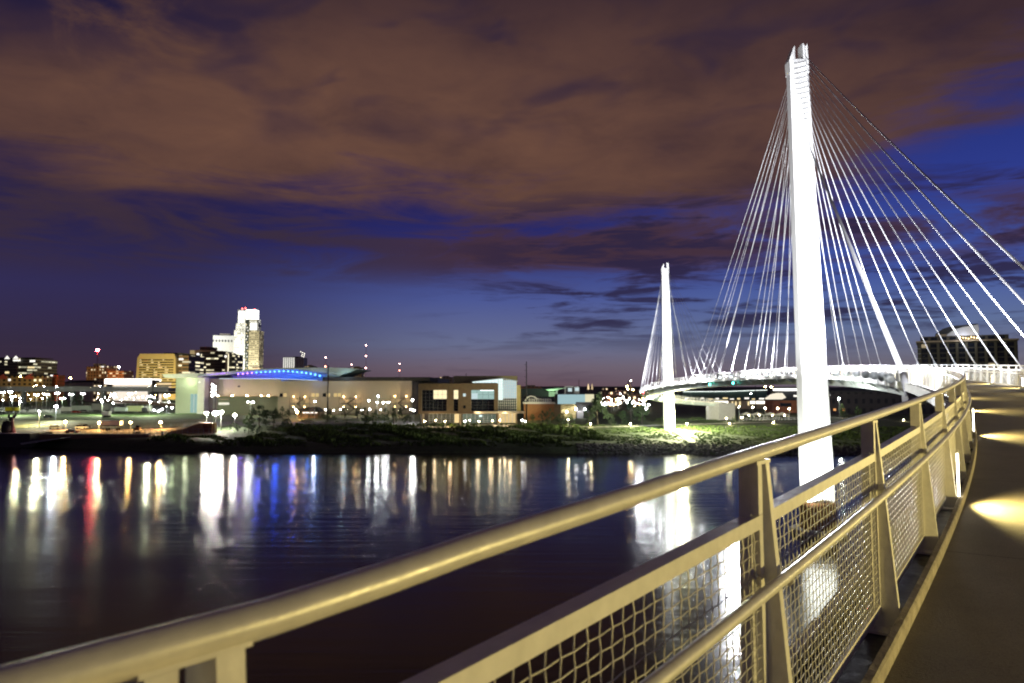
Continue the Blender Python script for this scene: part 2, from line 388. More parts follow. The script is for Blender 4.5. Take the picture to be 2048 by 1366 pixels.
bn = N(t, 'ShaderNodeBump'); bn.inputs['Strength'].default_value = .7; bn.inputs['Distance'].default_value = .008
t.links.new(mth(t, 'ADD', nB, nA), bn.inputs['Height']); t.links.new(bn.outputs[0], b.inputs['Normal'])
KR = .20                                            # inner edge of the kerb
sweep('deck', [(KR - .02, 0), (KR - .02, -.25), (WID - KR + .02, -.25), (WID - KR + .02, 0)], dm, parent=bridge)
for a in (0, 1):
    f = (lambda o: WID - o) if a else (lambda o: o)
    pr = [(f(KR - .055), .095), (f(KR - .012), .095), (f(KR), .083), (f(KR), -.2), (f(KR - .055), -.2)]
    sweep('kerb', pr if not a else pr[::-1], kerb_conc, parent=bridge)
    pr = [(f(-.26), -.06), (f(KR - .06), -.06), (f(KR - .06), -.2), (f(-.26), -.2)]
    sweep('edge_channel', pr if not a else pr[::-1], dark_metal, parent=bridge)  # made dark to give the dark gap between kerb and railing
    # fascia panels with open joints: one strip of separate slabs
    mb = MB(); s = -12
    while s < S_END - 3:
        q = [bp(s + .06, f(-.28), z) for z in (.02, -.62)] + [bp(s + 2.44, f(-.28), z) for z in (-.62, .02)]
        q2 = [bp(s + .06, f(-.36), z) for z in (.02, -.62)] + [bp(s + 2.44, f(-.36), z) for z in (-.62, .02)]
        mb.add(q + q2, [(0, 1, 2, 3), (7, 6, 5, 4), (0, 4, 5, 1), (1, 5, 6, 2), (2, 6, 7, 3), (3, 7, 4, 0)]); s += 2.5
    mb.build('fascia_panels', fascia_conc, bridge)
sweep('box_girder', [(.5, -.26), (WID - .5, -.26), (WID - 1.7, -1.75), (1.7, -1.75)][::-1], girder_paint, parent=bridge)
for s in np.arange(-9, S_END - 4, 7.5):             # ribs that carry the deck edges
    for a in (0, 1):
        f = (lambda o: WID - o) if a else (lambda o: o)
        q = [bp(s, f(-.25), -.22), bp(s, f(1.0), -.26), bp(s, f(1.65), -1.6), bp(s, f(-.25), -.5)]
        q2 = [bp(s + .12, f(-.25), -.22), bp(s + .12, f(1.0), -.26), bp(s + .12, f(1.65), -1.6), bp(s + .12, f(-.25), -.5)]
        MB().add(q + q2, [(0, 1, 2, 3), (7, 6, 5, 4), (0, 4, 5, 1), (1, 5, 6, 2), (2, 6, 7, 3), (3, 7, 4, 0)]).build('outrigger', girder_paint, bridge)

for s in np.arange(-2.0, 110, 5.0):                  # saw cut joints across the walkway
    q = [bp(s, KR, .004), bp(s + .014, KR, .004), bp(s + .014, WID - KR, .004), bp(s, WID - KR, .004)]
    MB().add(q, [(0, 3, 2, 1)]).build('deck_joint', mat('joint_filler', (.012, .011, .010), .9), bridge)
# pylons ------------------------------------------------------------
PH = 62.0
def pylon_mesh():
    mb = MB(); lv = [(0, 3.75, 2.7), (6, 3.7, 2.7), (20, 3.35, 2.5), (40, 2.95, 2.2), (56, 2.6, 2.0), (60, 2.5, 1.9)]; n = 12
    base = 0
    for z, w, d in lv:
        c = .32
        a, bq = w / 2, d / 2
        mb.v += [(-a + c, -bq, z), (0, -bq - .12, z), (a - c, -bq, z), (a, -bq + c, z), (a, 0, z), (a, bq - c, z), (a - c, bq, z), (0, bq + .12, z), (-a + c, bq, z), (-a, bq - c, z), (-a, 0, z), (-a, -bq + c, z)]
    for i in range(len(lv) - 1):
        for k in range(n):
            k2 = (k + 1) % n; mb.f.append((i * n + k, i * n + k2, (i + 1) * n + k2, (i + 1) * n + k))
    mb.f.append(tuple(range(n - 1, -1, -1))); mb.f.append(tuple((len(lv) - 1) * n + k for k in range(n)))
    return mb
pm = pylon_mesh().mesh('pylon', pylon_white)
ear = MB()
ear.prism([(-1.28, 58.2), (-.55, 58.2), (-.55, 62.0), (-.75, 61.6), (-1.34, 60.0)], -.9, .9)
ear.prism([(.55, 58.2), (1.27, 58.2), (1.2, 62.2), (1.0, 61.8), (.55, 62.3)], -.9, .9)
em_ = ear.mesh('pylon_head', pylon_white)
ribs = MB()
for k in range(12):
    z = 51.2 + k * .72; ribs.prism([(-.95 + .01 * k, z), (.95 - .01 * k, z + .35), (.95 - .01 * k, z + .43), (-.95 + .01 * k, z + .08)], -1.26, -1.16)
rm_ = ribs.mesh('anchor_rib', pylon_white)
PYL = []
pA = at(1635.5, 1002, 101.0); pB = at(1338.5, 871, 277.0)
footA = Vector((pA.x, 101.0, pA.z)); footB = Vector((pB.x, 277.0, gz(pB.x, 277) - .4))
for foot, lean, H in ((footA, R(-1.25), 62.0), (footB, R(-.75), 62.0)):
    p = link('pylon', pm, bridge, foot, (0, lean, 0))
    if foot is footB: p.scale.z = (at(1330, 526, 277).z - foot.z) / 62.2
    link('pylon_head', em_, p); link('anchor_rib', rm_, p)
    PYL.append(Matrix.Translation(foot) @ Matrix.Rotation(lean, 4, 'Y') @ Matrix.Diagonal((1, 1, p.scale.z, 1)))
pier_conc = mat('brown_pier_concrete', (.28, .13, .06), .85, 0, .25, 1.2, .1)  # brown concrete, tone varied by noise
MB().lathe([(2.35, -3), (2.3, footA.z - .25), (2.15, footA.z - .02)], 24).build('pier_base', pier_conc, bridge, True, (footA.x, footA.y, 0))
MB().lathe([(3.6, -3), (3.6, .55), (3.3, .7)], 24).build('pier_footing', concrete, bridge, True, (footA.x, footA.y, 0))
# cables ------------------------------------------------------------
def cable(P_, top, end, r=.05):
    a = P_ @ Vector(top); mid = (a + end) / 2; mid.z -= (a - end).length * .004
    MB().tube([a, (a * .75 + end * .25) + Vector((0, 0, -(a - end).length * .003)), mid, (a * .25 + end * .75) + Vector((0, 0, -(a - end).length * .003)), end], r, 6).build('cable', cable_white, bridge, True)
    d = (a - end).normalized(); MB().tube([end - d * .5, end + d * 1.3], [.14, .10], 8).build('cable_socket', cable_white, bridge, True)
near_right = [32, 40, 48, 56, 63.5, 72, 81, 91, 100, 111.6, 120.6, 126, 131, 137.6, 143]
near_far = [152, 158, 164, 170, 176, 182, 188, 194, 200, 206, 212]
ZT = 60.6
for k, s in enumerate(near_right): cable(PYL[0], (1.0, -.5 + .06 * k, ZT - .68 * k), bp(s, WID + .32, .55), .062 if k < 2 else .042)
for k, s in enumerate(reversed(near_far)): cable(PYL[0], (-.9, .3, ZT - 2.6 - .74 * k), bp(s, WID + .32 if s < 190 else -.32, .55), .036)
for k, s in enumerate([116, 128, 137, 146]): cable(PYL[0], (.3, .9, ZT - 8 - .6 * k), bp(s, -.32, .5), .034)
for k, s in enumerate([203, 195, 187, 179, 171, 163, 155]): cable(PYL[0], (-.5, -.6, ZT - 3.0 - .9 * k), bp(s, -.32, .55), .034)
for k, s in enumerate([205, 209, 214, 219, 225, 231]): cable(PYL[1], (.9, -.6, ZT - .8 - .9 * k), bp(s, WID + .3, .55), .034)
for k, s in enumerate([303, 297, 291, 285, 279, 273, 267, 261, 255, 249, 243, 237]): cable(PYL[1], (-.9, .3, ZT - 1.6 - .8 * k), bp(s, -.3, .55), .034)
for k, s in enumerate([350, 340, 330, 320]): cable(PYL[1], (.9, .6, ZT - 2 - .9 * k), bp(s, -.3, .55), .034)
a = PYL[0] @ Vector((1.0, -.6, ZT - 13.0)); e_ = at(1822, 786, bp(68, -.5, 0).y)
MB().tube([a, a.lerp(e_, .5), e_], [.13, .17, .26], 10).build('backstay', cable_white, bridge, True)
d = (a - e_).normalized(); MB().tube([e_ - d * .4, e_ + d * 1.0, e_ + d * 2.4], [.5, .46, .3], 12).build('backstay_anchor', cable_white, bridge, True)
q = Vector(e_); MB().box(q.x - .5, q.x + .9, q.y - .5, q.y + .5, q.z - .9, q.z - .2).build('anchor_bracket', pylon_white, bridge)
# abutment where the far ramp lands
q = bp(S_END - 1, WID / 2, 0)
MB().box(-4, 4, -4.5, 5, -9, -.28).build('abutment', concrete, bridge, False, q, (0, 0, -fr(S_END)[1]))

# ------------------------------------------------------------------ railings
PAN = 2.5
def wire_panel():
    L_, zb, zt = 2.40, -1.255, -.275
    V = []; F = []
    def tube4(pts, r=.0025):
        n0 = len(V)
        for i, p in enumerate(pts):
            for (dy, dz) in ((r, 0), (0, r), (-r, 0), (0, -r)):
                if pts[0][2] == pts[-1][2] or abs(pts[0][0] - pts[-1][0]) > .5: V.append((p[0], p[1] + dy, p[2] + dz))
                else: V.append((p[0] + dy, p[1] + dz, p[2]))
        for i in range(len(pts) - 1):
            for k in range(4):
                k2 = (k + 1) % 4; F.append((n0 + i * 4 + k, n0 + i * 4 + k2, n0 + i * 4 + 4 + k2, n0 + i * 4 + 4 + k))
    nv, nh = 36, 21; px_, pz_ = (L_ - .02) / nv, (zt - zb) / nh
    for i in range(nv + 1):
        x = -L_ / 2 + .01 + i * px_
        tube4([(x, (-1) ** (i + j) * .0024, zb + j * pz_) for j in range(nh + 1)])
    for j in range(1, nh):
        z = zb + j * pz_
        tube4([(-L_ / 2 + .01 + i * px_, -((-1) ** (i + j)) * .0026, z) for i in range(nv + 1)])
    return npmesh('wire_mesh', V, F, mesh_wire, True)
wire_me = wire_panel()
fb = MB()
for z0, z1 in ((-.275, -.22), (-1.30, -1.245)): fb.box(-1.215, 1.215, -.010, .010, z0, z1)
fb.box(-1.215, 1.130, .0105, .055, -.2295, -.2205)
for x0 in (-1.215, 1.172): fb.box(x0, x0 + .043, -.0095, .0095, -1.2445, -.2755)
frame_me = fb.mesh('panel_frame', rail_paint)
# post: plain bar + tapered bar on a base plate; local x along the rail, local y = -inwards, z from the deck
def post_mesh():
    mb = MB()
    mb.add([(-.080, .070, -.04), (-.080, .0135, -.04), (-.030, .0135, -.04), (-.030, .070, -.04), (-.080, .060, RH - .045), (-.080, .0135, RH - .045), (-.030, .0135, RH - .045), (-.030, .060, RH - .045)], [(0, 3, 2, 1), (4, 5, 6, 7), (0, 1, 5, 4), (1, 2, 6, 5), (2, 3, 7, 6), (3, 0, 4, 7)])
    mb.box(-.0795, -.0305, -.020, .013, RH - .245, RH - .045)
    mb.add([(.028, .062, -.04), (.028, -.135, -.04), (.076, -.135, -.04), (.076, .062, -.04), (.028, .062, RH - .045), (.028, -.018, RH - .045), (.076, -.018, RH - .045), (.076, .062, RH - .045)], [(0, 3, 2, 1), (4, 5, 6, 7), (0, 1, 5, 4), (1, 2, 6, 5), (2, 3, 7, 6), (3, 0, 4, 7)])
    return mb.mesh('post', rail_paint)
post_me = post_mesh()
plate = MB().box(-.12, .12, -.155, .09, -.058, -.0405)
for bx_ in (-.1, .1):
    for by_ in (-.13, .07): plate.lathe([(.014, -.0400), (.014, -.022), (.008, -.02)], 6, (bx_, by_))
plate_me = plate.mesh('base_plate', rail_paint)
saddle_me = MB().box(-.088, .088, -.020, .028, RH - .0445, RH - .029).mesh('saddle_plate', rail_paint)
brk_me = MB().tube([(.05, -.06, RH - .52), (.05, -.10, RH - .535), (.05, -.115, RH - .515)], .009, 6).mesh('handrail_bracket', rail_paint, True)
fix_me = MB().box(.034, .070, -.160, -.139, .10, .62).mesh('light_strip', em('light_strip_glow', (1.0, .90, .66), 16))
fixc_me = MB().box(.030, .074, -.166, -.132, .03, .10).box(.030, .074, -.166, -.128, .62, .66).mesh('light_strip_cap', rail_paint)
def railing(side, label):
    t_ = thing('railing', label, 'railing', (0, 0, 0))
    off0 = WID if side else 0.
    sg = -1 if side else 1                            # + = the deck lies to the right of this rail
    def offp(o): return off0 + sg * o
    def tubesweep(name, o, dz, r, m, n, s0=-12, s1=S_END - 1):
        MB().tube([bp(s, offp(o), dz - ((.017 * math.exp(-((s - .8) / .38) ** 2) + .011 * math.exp(-((s - 1.7) / .8) ** 2)) if name == 'top_rail' and not side else 0)) for s in sgrid(s0, s1)], r, n).build(name, m, t_, True)
    tubesweep('top_rail', 0, RH, .030, rail_tube, 16)
    tubesweep('handrail', .10, RH - .495, .024, rail_tube, 12)
    posts = [(k, .65 + PAN * k - (.035 if k == 0 and not side else 0)) for k in range(-5, 146)]
    def place(name, me, s, par, o=0., dz=0., slope=True):
        p, a = fr(s); q = bp(s, offp(o), dz)
        sl = math.atan2(fr(s + .5)[0][2] - fr(s - .5)[0][2], 1.0)
        # local x along travel (heading a from +Y to +X) -> rotation about z
        rz = math.pi / 2 - a
        if side: rz += math.pi; sl = -sl
        return link(name, me, par, q, (0, -sl if slope else 0, rz))
    order = sorted(posts, key=lambda ks: abs(ks[1] - 8))
    near = {k for k, s in order[:98]}
    farp = MB(); farf = MB()
    for k, s in posts:
        lit = (k % 4 == 2) if side else (k % 4 == 0)
        if k in near:
            po = place('post', post_me, s, t_, slope=False)
            if s < 110:
                for nm, me in (('base_plate', plate_me), ('saddle_plate', saddle_me), ('handrail_bracket', brk_me)): link(nm, me, po)
            if lit:
                link('light_strip', fix_me, po); link('light_strip_cap', fixc_me, po)
            pa = place('mesh_panel', frame_me, s + PAN / 2 + .052, t_, 0, RH - .03); link('wire_mesh', wire_me, pa)
        else:
            p, a = fr(s); q = bp(s, off0, 0); M_ = Matrix.Translation(q) @ Matrix.Rotation(math.pi / 2 - a + (math.pi if side else 0), 4, 'Z')
            farp.add([M_ @ v.co for v in post_me.vertices], [tuple(f_.vertices) for f_ in post_me.polygons])
            if s < S_END - 4:
                p2, a2 = fr(s + 1.25); q2 = bp(s + 1.25, off0, RH); M2 = Matrix.Translation(q2) @ Matrix.Rotation(math.pi / 2 - a2 + (math.pi if side else 0), 4, 'Z')
                farf.add([M2 @ v.co for v in frame_me.vertices], [tuple(f_.vertices) for f_ in frame_me.polygons])
                for i in range(9):
                    x = -1.1 + i * .27; farf.add([M2 @ Vector(c) for c in ((x, 0, -1.25), (x + .03, 0, -1.25), (x + .03, 0, -.27), (x, 0, -.27))], [(0, 1, 2, 3)])
    tag(farp.build('far_post', rail_paint, t_), kind='stuff'); tag(farf.build('far_mesh_panel', rail_paint, t_), kind='stuff')
    # the lamps' own light
    for k, s in posts:
        lit = (k % 4 == 2) if side else (k % 4 == 0)
        if lit and (0 if side else -1) < s < 75:
            a = bp(s, offp(.19), .34); b_ = bp(s, offp(5.0), .30)
            light('post_light', 'SPOT', a, 1080 if side else 760, (1.0, .79, .27), b_, .04, 152, .45)
    return t_
railing(0, 'pale metal railing with wire mesh panels running from the lower left along the river side')
railing(1, 'far side metal railing seen glowing white across the walkway at the right edge')

# ------------------------------------------------------------------ floodlights along the deck edge, for the pylon
drum = MB().lathe([(.20, -.26), (.34, -.22), (.40, 0), (.40, .16)], 16).mesh('housing', steel_grey, True)
hood = MB().lathe([(.40, .155), (.44, .16), (.44, .30), (.40, .305)], 16).mesh('hood', steel_grey, True)
lens = MB().lathe([(.36, .162), (.36, .17)], 16).mesh('lens', em('flood_lens', (.93, .97, 1.0), 25))
lens_dim = MB().lathe([(.36, .162), (.36, .17)], 16).mesh('lens', em('flood_lens_side', (.93, .97, 1.0), 8))
yoke = MB().box(-.46, -.42, -.05, .05, -.9, .05).box(.42, .46, -.05, .05, -.9, .05).box(-.46, .46, -.05, .05, -.95, -.901).mesh('yoke', steel_grey)
def flood(s, label, grp, aim, off=-.95, l=lens, dz=.25):
    q = bp(s, off, dz)
    t_ = thing('floodlight', label, 'floodlight', q, 0, grp)
    dvec = (Vector(aim) - q).normalized(); eu = dvec.to_track_quat('Z', 'Y').to_euler()
    for nm, me in (('housing', drum), ('hood', hood), ('lens', l)): link(nm, me, t_, None, eu)
    hz = math.atan2(dvec.x, dvec.y); link('yoke', yoke, t_, None, (0, 0, -hz))
    return q, dvec
tgt = PYL[0] @ Vector((0, 0, 36))
for i, s in enumerate([74, 81, 88, 95, 103, 111, 119, 127]):
    q, d = flood(s, 'round grey floodlight seen from behind on the curved deck edge right of the tall pylon', 'floodlights seen from behind', tgt, l=lens_dim)
    light('flood_spill', 'POINT', q + d * .9 + Vector((0, 0, -.3)), 105, (.90, .95, 1.0), None, .25)
for i, s in enumerate([157, 164, 171, 178, 185, 192, 199]):
    q, d = flood(s, 'glaring white floodlight facing the tall pylon from the middle of the span', 'floodlights glaring along the middle of the span', tgt)
    light('flood_spill', 'POINT', q + d * .9 + Vector((0, 0, -.3)), 105, (.92, .96, 1.0), None, .25)
def fl(name, frm, aim, p, cone, col=(.93, .95, 1.0), blend=.5, size=.4): return light(name, 'SPOT', frm, p, col, aim, size, cone, blend)
for s, p_ in ((78, 2.3e5), (103, 1.0e5), (164, 2.3e5), (185, 3.0e5)): fl('pylon_flood', bp(s, -1.0, 1.8), PYL[0] @ Vector((0, 0, 36)), p_, 66 if s != 103 else 110)
for s in (58, 76, 94, 112): fl('cable_fill', bp(s, -.5, 1.8), bp(s + 6, WID, 14), 5e3, 165, blend=.2)  # unseen spots added, here and below, to brighten the cables
for s in (158, 176, 194, 210): fl('cable_fill', bp(s, -.5, 1.8), bp(s - 6, WID, 14), 1.1e4, 172, blend=.2)
fl('cable_fill', bp(66, WID + .8, 1.8), PYL[0] @ Vector((2, 0, 48)), 5e4, 50)
for i, s in enumerate([50, 59, 68, 77]):
    q, d = flood(s, 'round floodlight behind the far railing of the walkway at the right edge', 'floodlights behind the far railing', PYL[0] @ Vector((0, 0, 50)), WID + .95, lens_dim)
    light('flood_spill', 'POINT', q + d * .7 + Vector((0, 0, .4)), 45, (.86, .90, 1.0), None, .25)
fl('cable_fill', bp(46, WID + .8, 1.8), PYL[0] @ Vector((2, 0, 46)), 7e4, 50)
fl('cable_fill', bp(42, -.5, 1.8), (PYL[0] @ Vector((1, 0, 60))).lerp(bp(34, WID, 0), .7), 8e3, 120)
for s in (52, 68): fl('cable_fill', bp(s, -.5, 1.8), (PYL[0] @ Vector((1, 0, 60))).lerp(bp(34, WID, 0), .5), 1.6e4, 120)
fl('cable_fill', bp(27, WID + .8, 1.8), bp(36, WID + .3, 12), 6e3, 120)
fl('cable_fill', bp(50, -.5, 1.8), PYL[0] @ Vector((2, 0, 42)), 3.5e4, 56)
fl('pier_flood', footA + Vector((-6, -7, -2.6)), footA + Vector((0, 0, 9)), 4.5e4, 70, (.97, 1.0, .92))
fl('girder_fill', footA + Vector((3.5, 3, -1.0)), bp(112, 1.5, -1), 9e3, 90, (.92, 1.0, .95))  # unseen spot added to light the underside of the girder
fl('pier_flood', footA + Vector((5.5, -8, -2.6)), footA + Vector((0, 0, 10)), 2.6e4, 70, (.97, 1.0, .92))
for s, p_ in ((218, 2.0e5), (238, 1.4e5), (262, 1.4e5)): fl('far_pylon_flood', bp(s, WID + 1.2, .9) if s > 240 else bp(s, WID + 1.0, .8), PYL[1] @ Vector((0, -1, 36)), p_, 100)
fl('far_base_flood', footB + Vector((4.5, -9, 1.6)), footB + Vector((0, 0, 8)), 2.6e4, 130, (1.0, 1.0, .80))
light('bank_flood', 'POINT', footB + Vector((3, -7, 6.0)), 1.9e5, (1.0, 1.0, .55), None, .4)
for s in range(203, 300, 8): light('rail_fill', 'POINT', bp(s, -1.7, .0), 1000, (.92, .96, 1.0), None, .2)  # unseen point lights added to whiten the far railing
for s in range(205, 300, 12): light('rail_fill', 'POINT', bp(s, WID / 2, .5), 420, (.92, .96, 1.0), None, .2)  # more added lights along mid deck, without fixtures
for s in (345, 352, 359): light('ramp_glow', 'POINT', bp(s, -.8, .6), 900, (.9, .95, 1.0), None, .2)
#@@CITY
# ------------------------------------------------------------------ far bank: ground cover
asphalt = mat('asphalt', (.055, .053, .052), .85, 0, .2, .6)
lawn_m = mat('mown_lawn', (.045, .095, .018), .95, 0, .25, .5, .2)
dirt_m = mat('bare_dirt', (.17, .11, .06), .95, 0, .3, .25, .2)
drygrass = mat('dry_grass', (.13, .12, .035), .95, 0, .3, .3, .2)
pave_pale = mat('pale_path_concrete', (.36, .34, .30), .9, 0, .12, 1)
def sheet(name, pts, m, dz, n=14):
    """a sheet draped on the ground: four (px, Y) corners (left front, right front, right back, left back)"""
    V = []; F = []
    for j in range(n + 1):
        for i in range(n * 2 + 1):
            u, v = i / (n * 2), j / n
            px = (pts[0][0] * (1 - u) + pts[1][0] * u) * (1 - v) + (pts[3][0] * (1 - u) + pts[2][0] * u) * v
            Y = (pts[0][1] * (1 - u) + pts[1][1] * u) * (1 - v) + (pts[3][1] * (1 - u) + pts[2][1] * u) * v
            x = at(px, 800, Y).x; V.append((x, Y, gz(x, Y) + dz))
    w = n * 2 + 1
    for j in range(n):
        for i in range(n * 2): F.append((j * w + i, j * w + i + 1, (j + 1) * w + i + 1, (j + 1) * w + i))
    return tag(link(name, npmesh(name, V, F, m, True)), kind='structure')
sheet('lawn', [(-300, 345), (400, 345), (415, 425), (-300, 425)], lawn_m, .10)
sheet('dry_meadow', [(-300, 296), (420, 300), (410, 338), (-300, 338)], drygrass, .12)
sheet('dirt_landing', [(70, 258), (425, 258), (425, 292), (-60, 292)], dirt_m, .14)
sheet('car_park', [(-200, 450), (400, 440), (440, 620), (-300, 620)], asphalt, .16)
sheet('service_road', [(420, 296), (860, 296), (860, 322), (420, 322)], asphalt, .10)
sheet('terrace', [(835, 284), (1075, 284), (1075, 297), (835, 297)], pave_pale, .10)
def strip(name, pts, wdt, m, dz=.15):
    """a path: (px, Y) centre points"""
    P = [Vector((at(px, 800, Y).x, Y, 0)) for px, Y in pts]; Q = []
    for i in range(len(P) - 1):
        for k in range(8): Q.append(P[i].lerp(P[i + 1], k / 8))
    Q.append(P[-1]); V = []; F = []
    for i, p in enumerate(Q):
        d = (Q[min(i + 1, len(Q) - 1)] - Q[max(i - 1, 0)]).normalized(); n = Vector((d.y, -d.x, 0))
        for sgn in (-1, 1):
            q = p + n * wdt / 2 * sgn; V.append((q.x, q.y, gz(q.x, q.y) + dz))
    for i in range(len(Q) - 1): F.append((2 * i, 2 * i + 1, 2 * i + 3, 2 * i + 2))
    return tag(link(name, npmesh(name, V, F, m)), kind='structure')
strip('path', [(1075, 292), (1180, 284), (1270, 285), (1350, 290), (1430, 300), (1500, 304), (1620, 312), (1780, 330)], 3.6, pave_pale)
strip('park_path', [(1640, 372), (1690, 345), (1712, 332), (1690, 322)], 4, pave_pale, .2)
strip('boat_ramp', [(1352, 274), (1362, 262), (1374, 246), (1386, 236)], 2.6, pave_pale, .25)
# stones along the water's edge
def rocks(n, x0, x1, smin, smax, seed):
    r = np.random.default_rng(seed); V = []; F = []
    ico = np.array([(0, 0, 1), (.9, 0, .3), (.28, .85, .3), (-.72, .53, .3), (-.72, -.53, .3), (.28, -.85, .3), (.6, .4, -.6), (-.3, .7, -.6), (-.7, -.1, -.6), (.1, -.8, -.6)])
    fs = [(0, 1, 2), (0, 2, 3), (0, 3, 4), (0, 4, 5), (0, 5, 1), (1, 6, 2), (2, 7, 3), (3, 8, 4), (4, 9, 5), (5, 9, 1), (1, 9, 6), (2, 6, 7), (3, 7, 8), (4, 8, 9), (6, 9, 8), (6, 8, 7)]
    for i in range(n):
        x = r.uniform(x0, x1); t_ = r.uniform(-1.2, 9.5); Y = shore(x) + t_; s = r.uniform(smin, smax)
        a = r.uniform(0, 6.28); c, sn = math.cos(a), math.sin(a); q = ico * (r.uniform(.7, 1.3, ico.shape)) * s * np.array([1.2, .9, .7])
        q = np.stack([q[:, 0] * c - q[:, 1] * sn + x, q[:, 0] * sn + q[:, 1] * c + Y, q[:, 2] + gz(x, Y) + .1 * s], 1)
        b0 = len(V); V += q.tolist(); F += [(a_ + b0, b_ + b0, c_ + b0) for a_, b_, c_ in fs]
    return npmesh('riprap', V, F, mat('riprap_stone', (.075, .072, .066), .9, 0, .45, .9))
tag(link('riprap', rocks(3600, 20, 200, .25, .75, 3)), kind='stuff')
# tall bank grass and weeds
def tufts(n, seed):
    r = np.random.default_rng(seed); x = r.uniform(-118, 215, n); V = []; F = []
    tt = r.beta(1.3, 1.4, n) * 62 + 6
    for i in range(n):
        xx = x[i]
        if xx < -88 and tt[i] > 24: continue
        Y = shore(xx) + (tt[i] if xx > -88 else min(tt[i], 20)); z = gz(xx, Y)
        if 45 < xx < 75 and abs(Y - 262) < 12 and abs(xx - (60 + (262 - Y) * -.0)) < 2: continue
        big = math.sin(xx * .21 + Y * .13) + math.sin(xx * .083 - Y * .31 + 1.) + math.sin(xx * .55 + Y * .4)
        if big < -1.1: continue
        h = r.uniform(.2, .8) * ((1.0 + .5 * big) if xx < 30 else .42)
        if h < .12: continue
        k0 = len(V)
        for b_ in range(3):
            a = r.uniform(0, 6.28); dx, dy = math.cos(a) * .55, math.sin(a) * .55; l = r.uniform(-.5, .5, 2)
            V += [(xx - dx, Y - dy, z - .1), (xx + dx, Y + dy, z - .1), (xx + l[0], Y + l[1], z + h)]
            F.append((k0 + 3 * b_, k0 + 3 * b_ + 1, k0 + 3 * b_ + 2))
    return npmesh('grass', V, F, mat('tall_grass', (.050, .082, .012), .9, 0, .5, .5))
tag(link('grass', tufts(21000, 5)), kind='stuff')

# ------------------------------------------------------------------ trees and shrubs
bark = mat('bark', (.05, .04, .03), .95, 0, .3, 3)
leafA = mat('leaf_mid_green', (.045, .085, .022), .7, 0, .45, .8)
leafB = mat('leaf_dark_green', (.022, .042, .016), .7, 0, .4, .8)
def crown(seed, n, lm, shape):
    """leaf clumps in a unit crown (height 1, radius .5, base z = 0)"""
    r = np.random.default_rng(seed); V = []; F = []
    cl = []
    for i in range(30):
        z = r.uniform(.05, .98)
        if shape == 'cone': rad = .46 * (1 - z) ** .8 + .03
        elif shape == 'round': rad = .5 * math.sqrt(max(.02, 1 - (2 * z - .95) ** 2))
        else: rad = .5 * math.sqrt(max(.04, 1 - z * z)) 
        a = r.uniform(0, 6.28); q = rad * math.sqrt(r.uniform(.1, 1)); cl.append((q * math.cos(a), q * math.sin(a), z, r.uniform(.07, .17)))
    for i in range(n):
        c = cl[r.integers(len(cl))]; d = r.normal(0, 1, 3); d /= np.linalg.norm(d); p = np.array(c[:3]) + d * c[3] * r.uniform(.3, 1.0) * np.array([1, 1, .8])
        if p[2] < .01: p[2] = .01
        s = r.uniform(.016, .034); u = r.normal(0, 1, 3); u /= np.linalg.norm(u); w = np.cross(u, r.normal(0, 1, 3)); w /= np.linalg.norm(w)
        b0 = len(V); V += [p - u * s, p + w * s * .6, p + u * s, p - w * s * .6]; F.append((b0, b0 + 1, b0 + 2, b0 + 3))
    return npmesh('crown', np.array(V), F, lm)
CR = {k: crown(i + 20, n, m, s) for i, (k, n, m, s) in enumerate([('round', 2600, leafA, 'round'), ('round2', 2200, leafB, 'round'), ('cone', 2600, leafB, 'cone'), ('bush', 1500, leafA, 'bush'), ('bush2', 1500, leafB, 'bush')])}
tm = MB(); tm.tube([(0, 0, 0), (.02, .01, .25), (.01, -.01, .55), (.03, 0, .85)], [.035, .026, .018, .006], 6)
for k in range(5): a = k * 1.26; tm.tube([(.01, 0, .3 + .08 * k), (.16 * math.cos(a), .16 * math.sin(a), .48 + .08 * k), (.26 * math.cos(a), .26 * math.sin(a), .62 + .06 * k)], [.014, .009, .003], 4)
trunk_me = tm.mesh('trunk', bark, True)
def tree(px, pybase, pytop, Y, wpx, kind, label, group=None, name='tree', clear=.18):
    x = at(px, 800, Y).x; z = gz(x, Y); h = max(.8, at(px, pytop, Y).z - z); w = wpx / FPX * Y
    t_ = thing(name, label, 'shrub' if name == 'shrub' else 'tree', (x, Y, z - .05), random.uniform(0, 6.28), group)
    link('trunk', trunk_me, t_, None, None, (h * .8, h * .8, h))
    link('crown', CR[kind], t_, (0, 0, h * clear), None, (w, w, h * (1 - clear)))
    return t_
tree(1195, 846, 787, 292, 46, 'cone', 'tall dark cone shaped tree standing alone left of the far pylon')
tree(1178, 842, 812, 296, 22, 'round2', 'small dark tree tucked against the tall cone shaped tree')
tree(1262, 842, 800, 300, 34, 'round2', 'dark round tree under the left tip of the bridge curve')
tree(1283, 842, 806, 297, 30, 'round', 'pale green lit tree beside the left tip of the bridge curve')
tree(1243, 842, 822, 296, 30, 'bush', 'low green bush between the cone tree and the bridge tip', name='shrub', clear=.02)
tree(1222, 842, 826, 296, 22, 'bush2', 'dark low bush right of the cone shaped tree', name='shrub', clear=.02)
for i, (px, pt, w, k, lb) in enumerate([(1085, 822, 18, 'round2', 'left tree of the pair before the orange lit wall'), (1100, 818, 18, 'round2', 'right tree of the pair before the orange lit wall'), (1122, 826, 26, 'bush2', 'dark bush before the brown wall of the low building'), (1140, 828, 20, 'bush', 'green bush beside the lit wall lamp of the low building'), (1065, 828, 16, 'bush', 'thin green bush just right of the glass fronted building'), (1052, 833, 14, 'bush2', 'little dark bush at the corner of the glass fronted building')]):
    tree(px, 842, pt, 293, w, k, lb, name='shrub' if 'bush' in lb else 'tree', clear=.05)
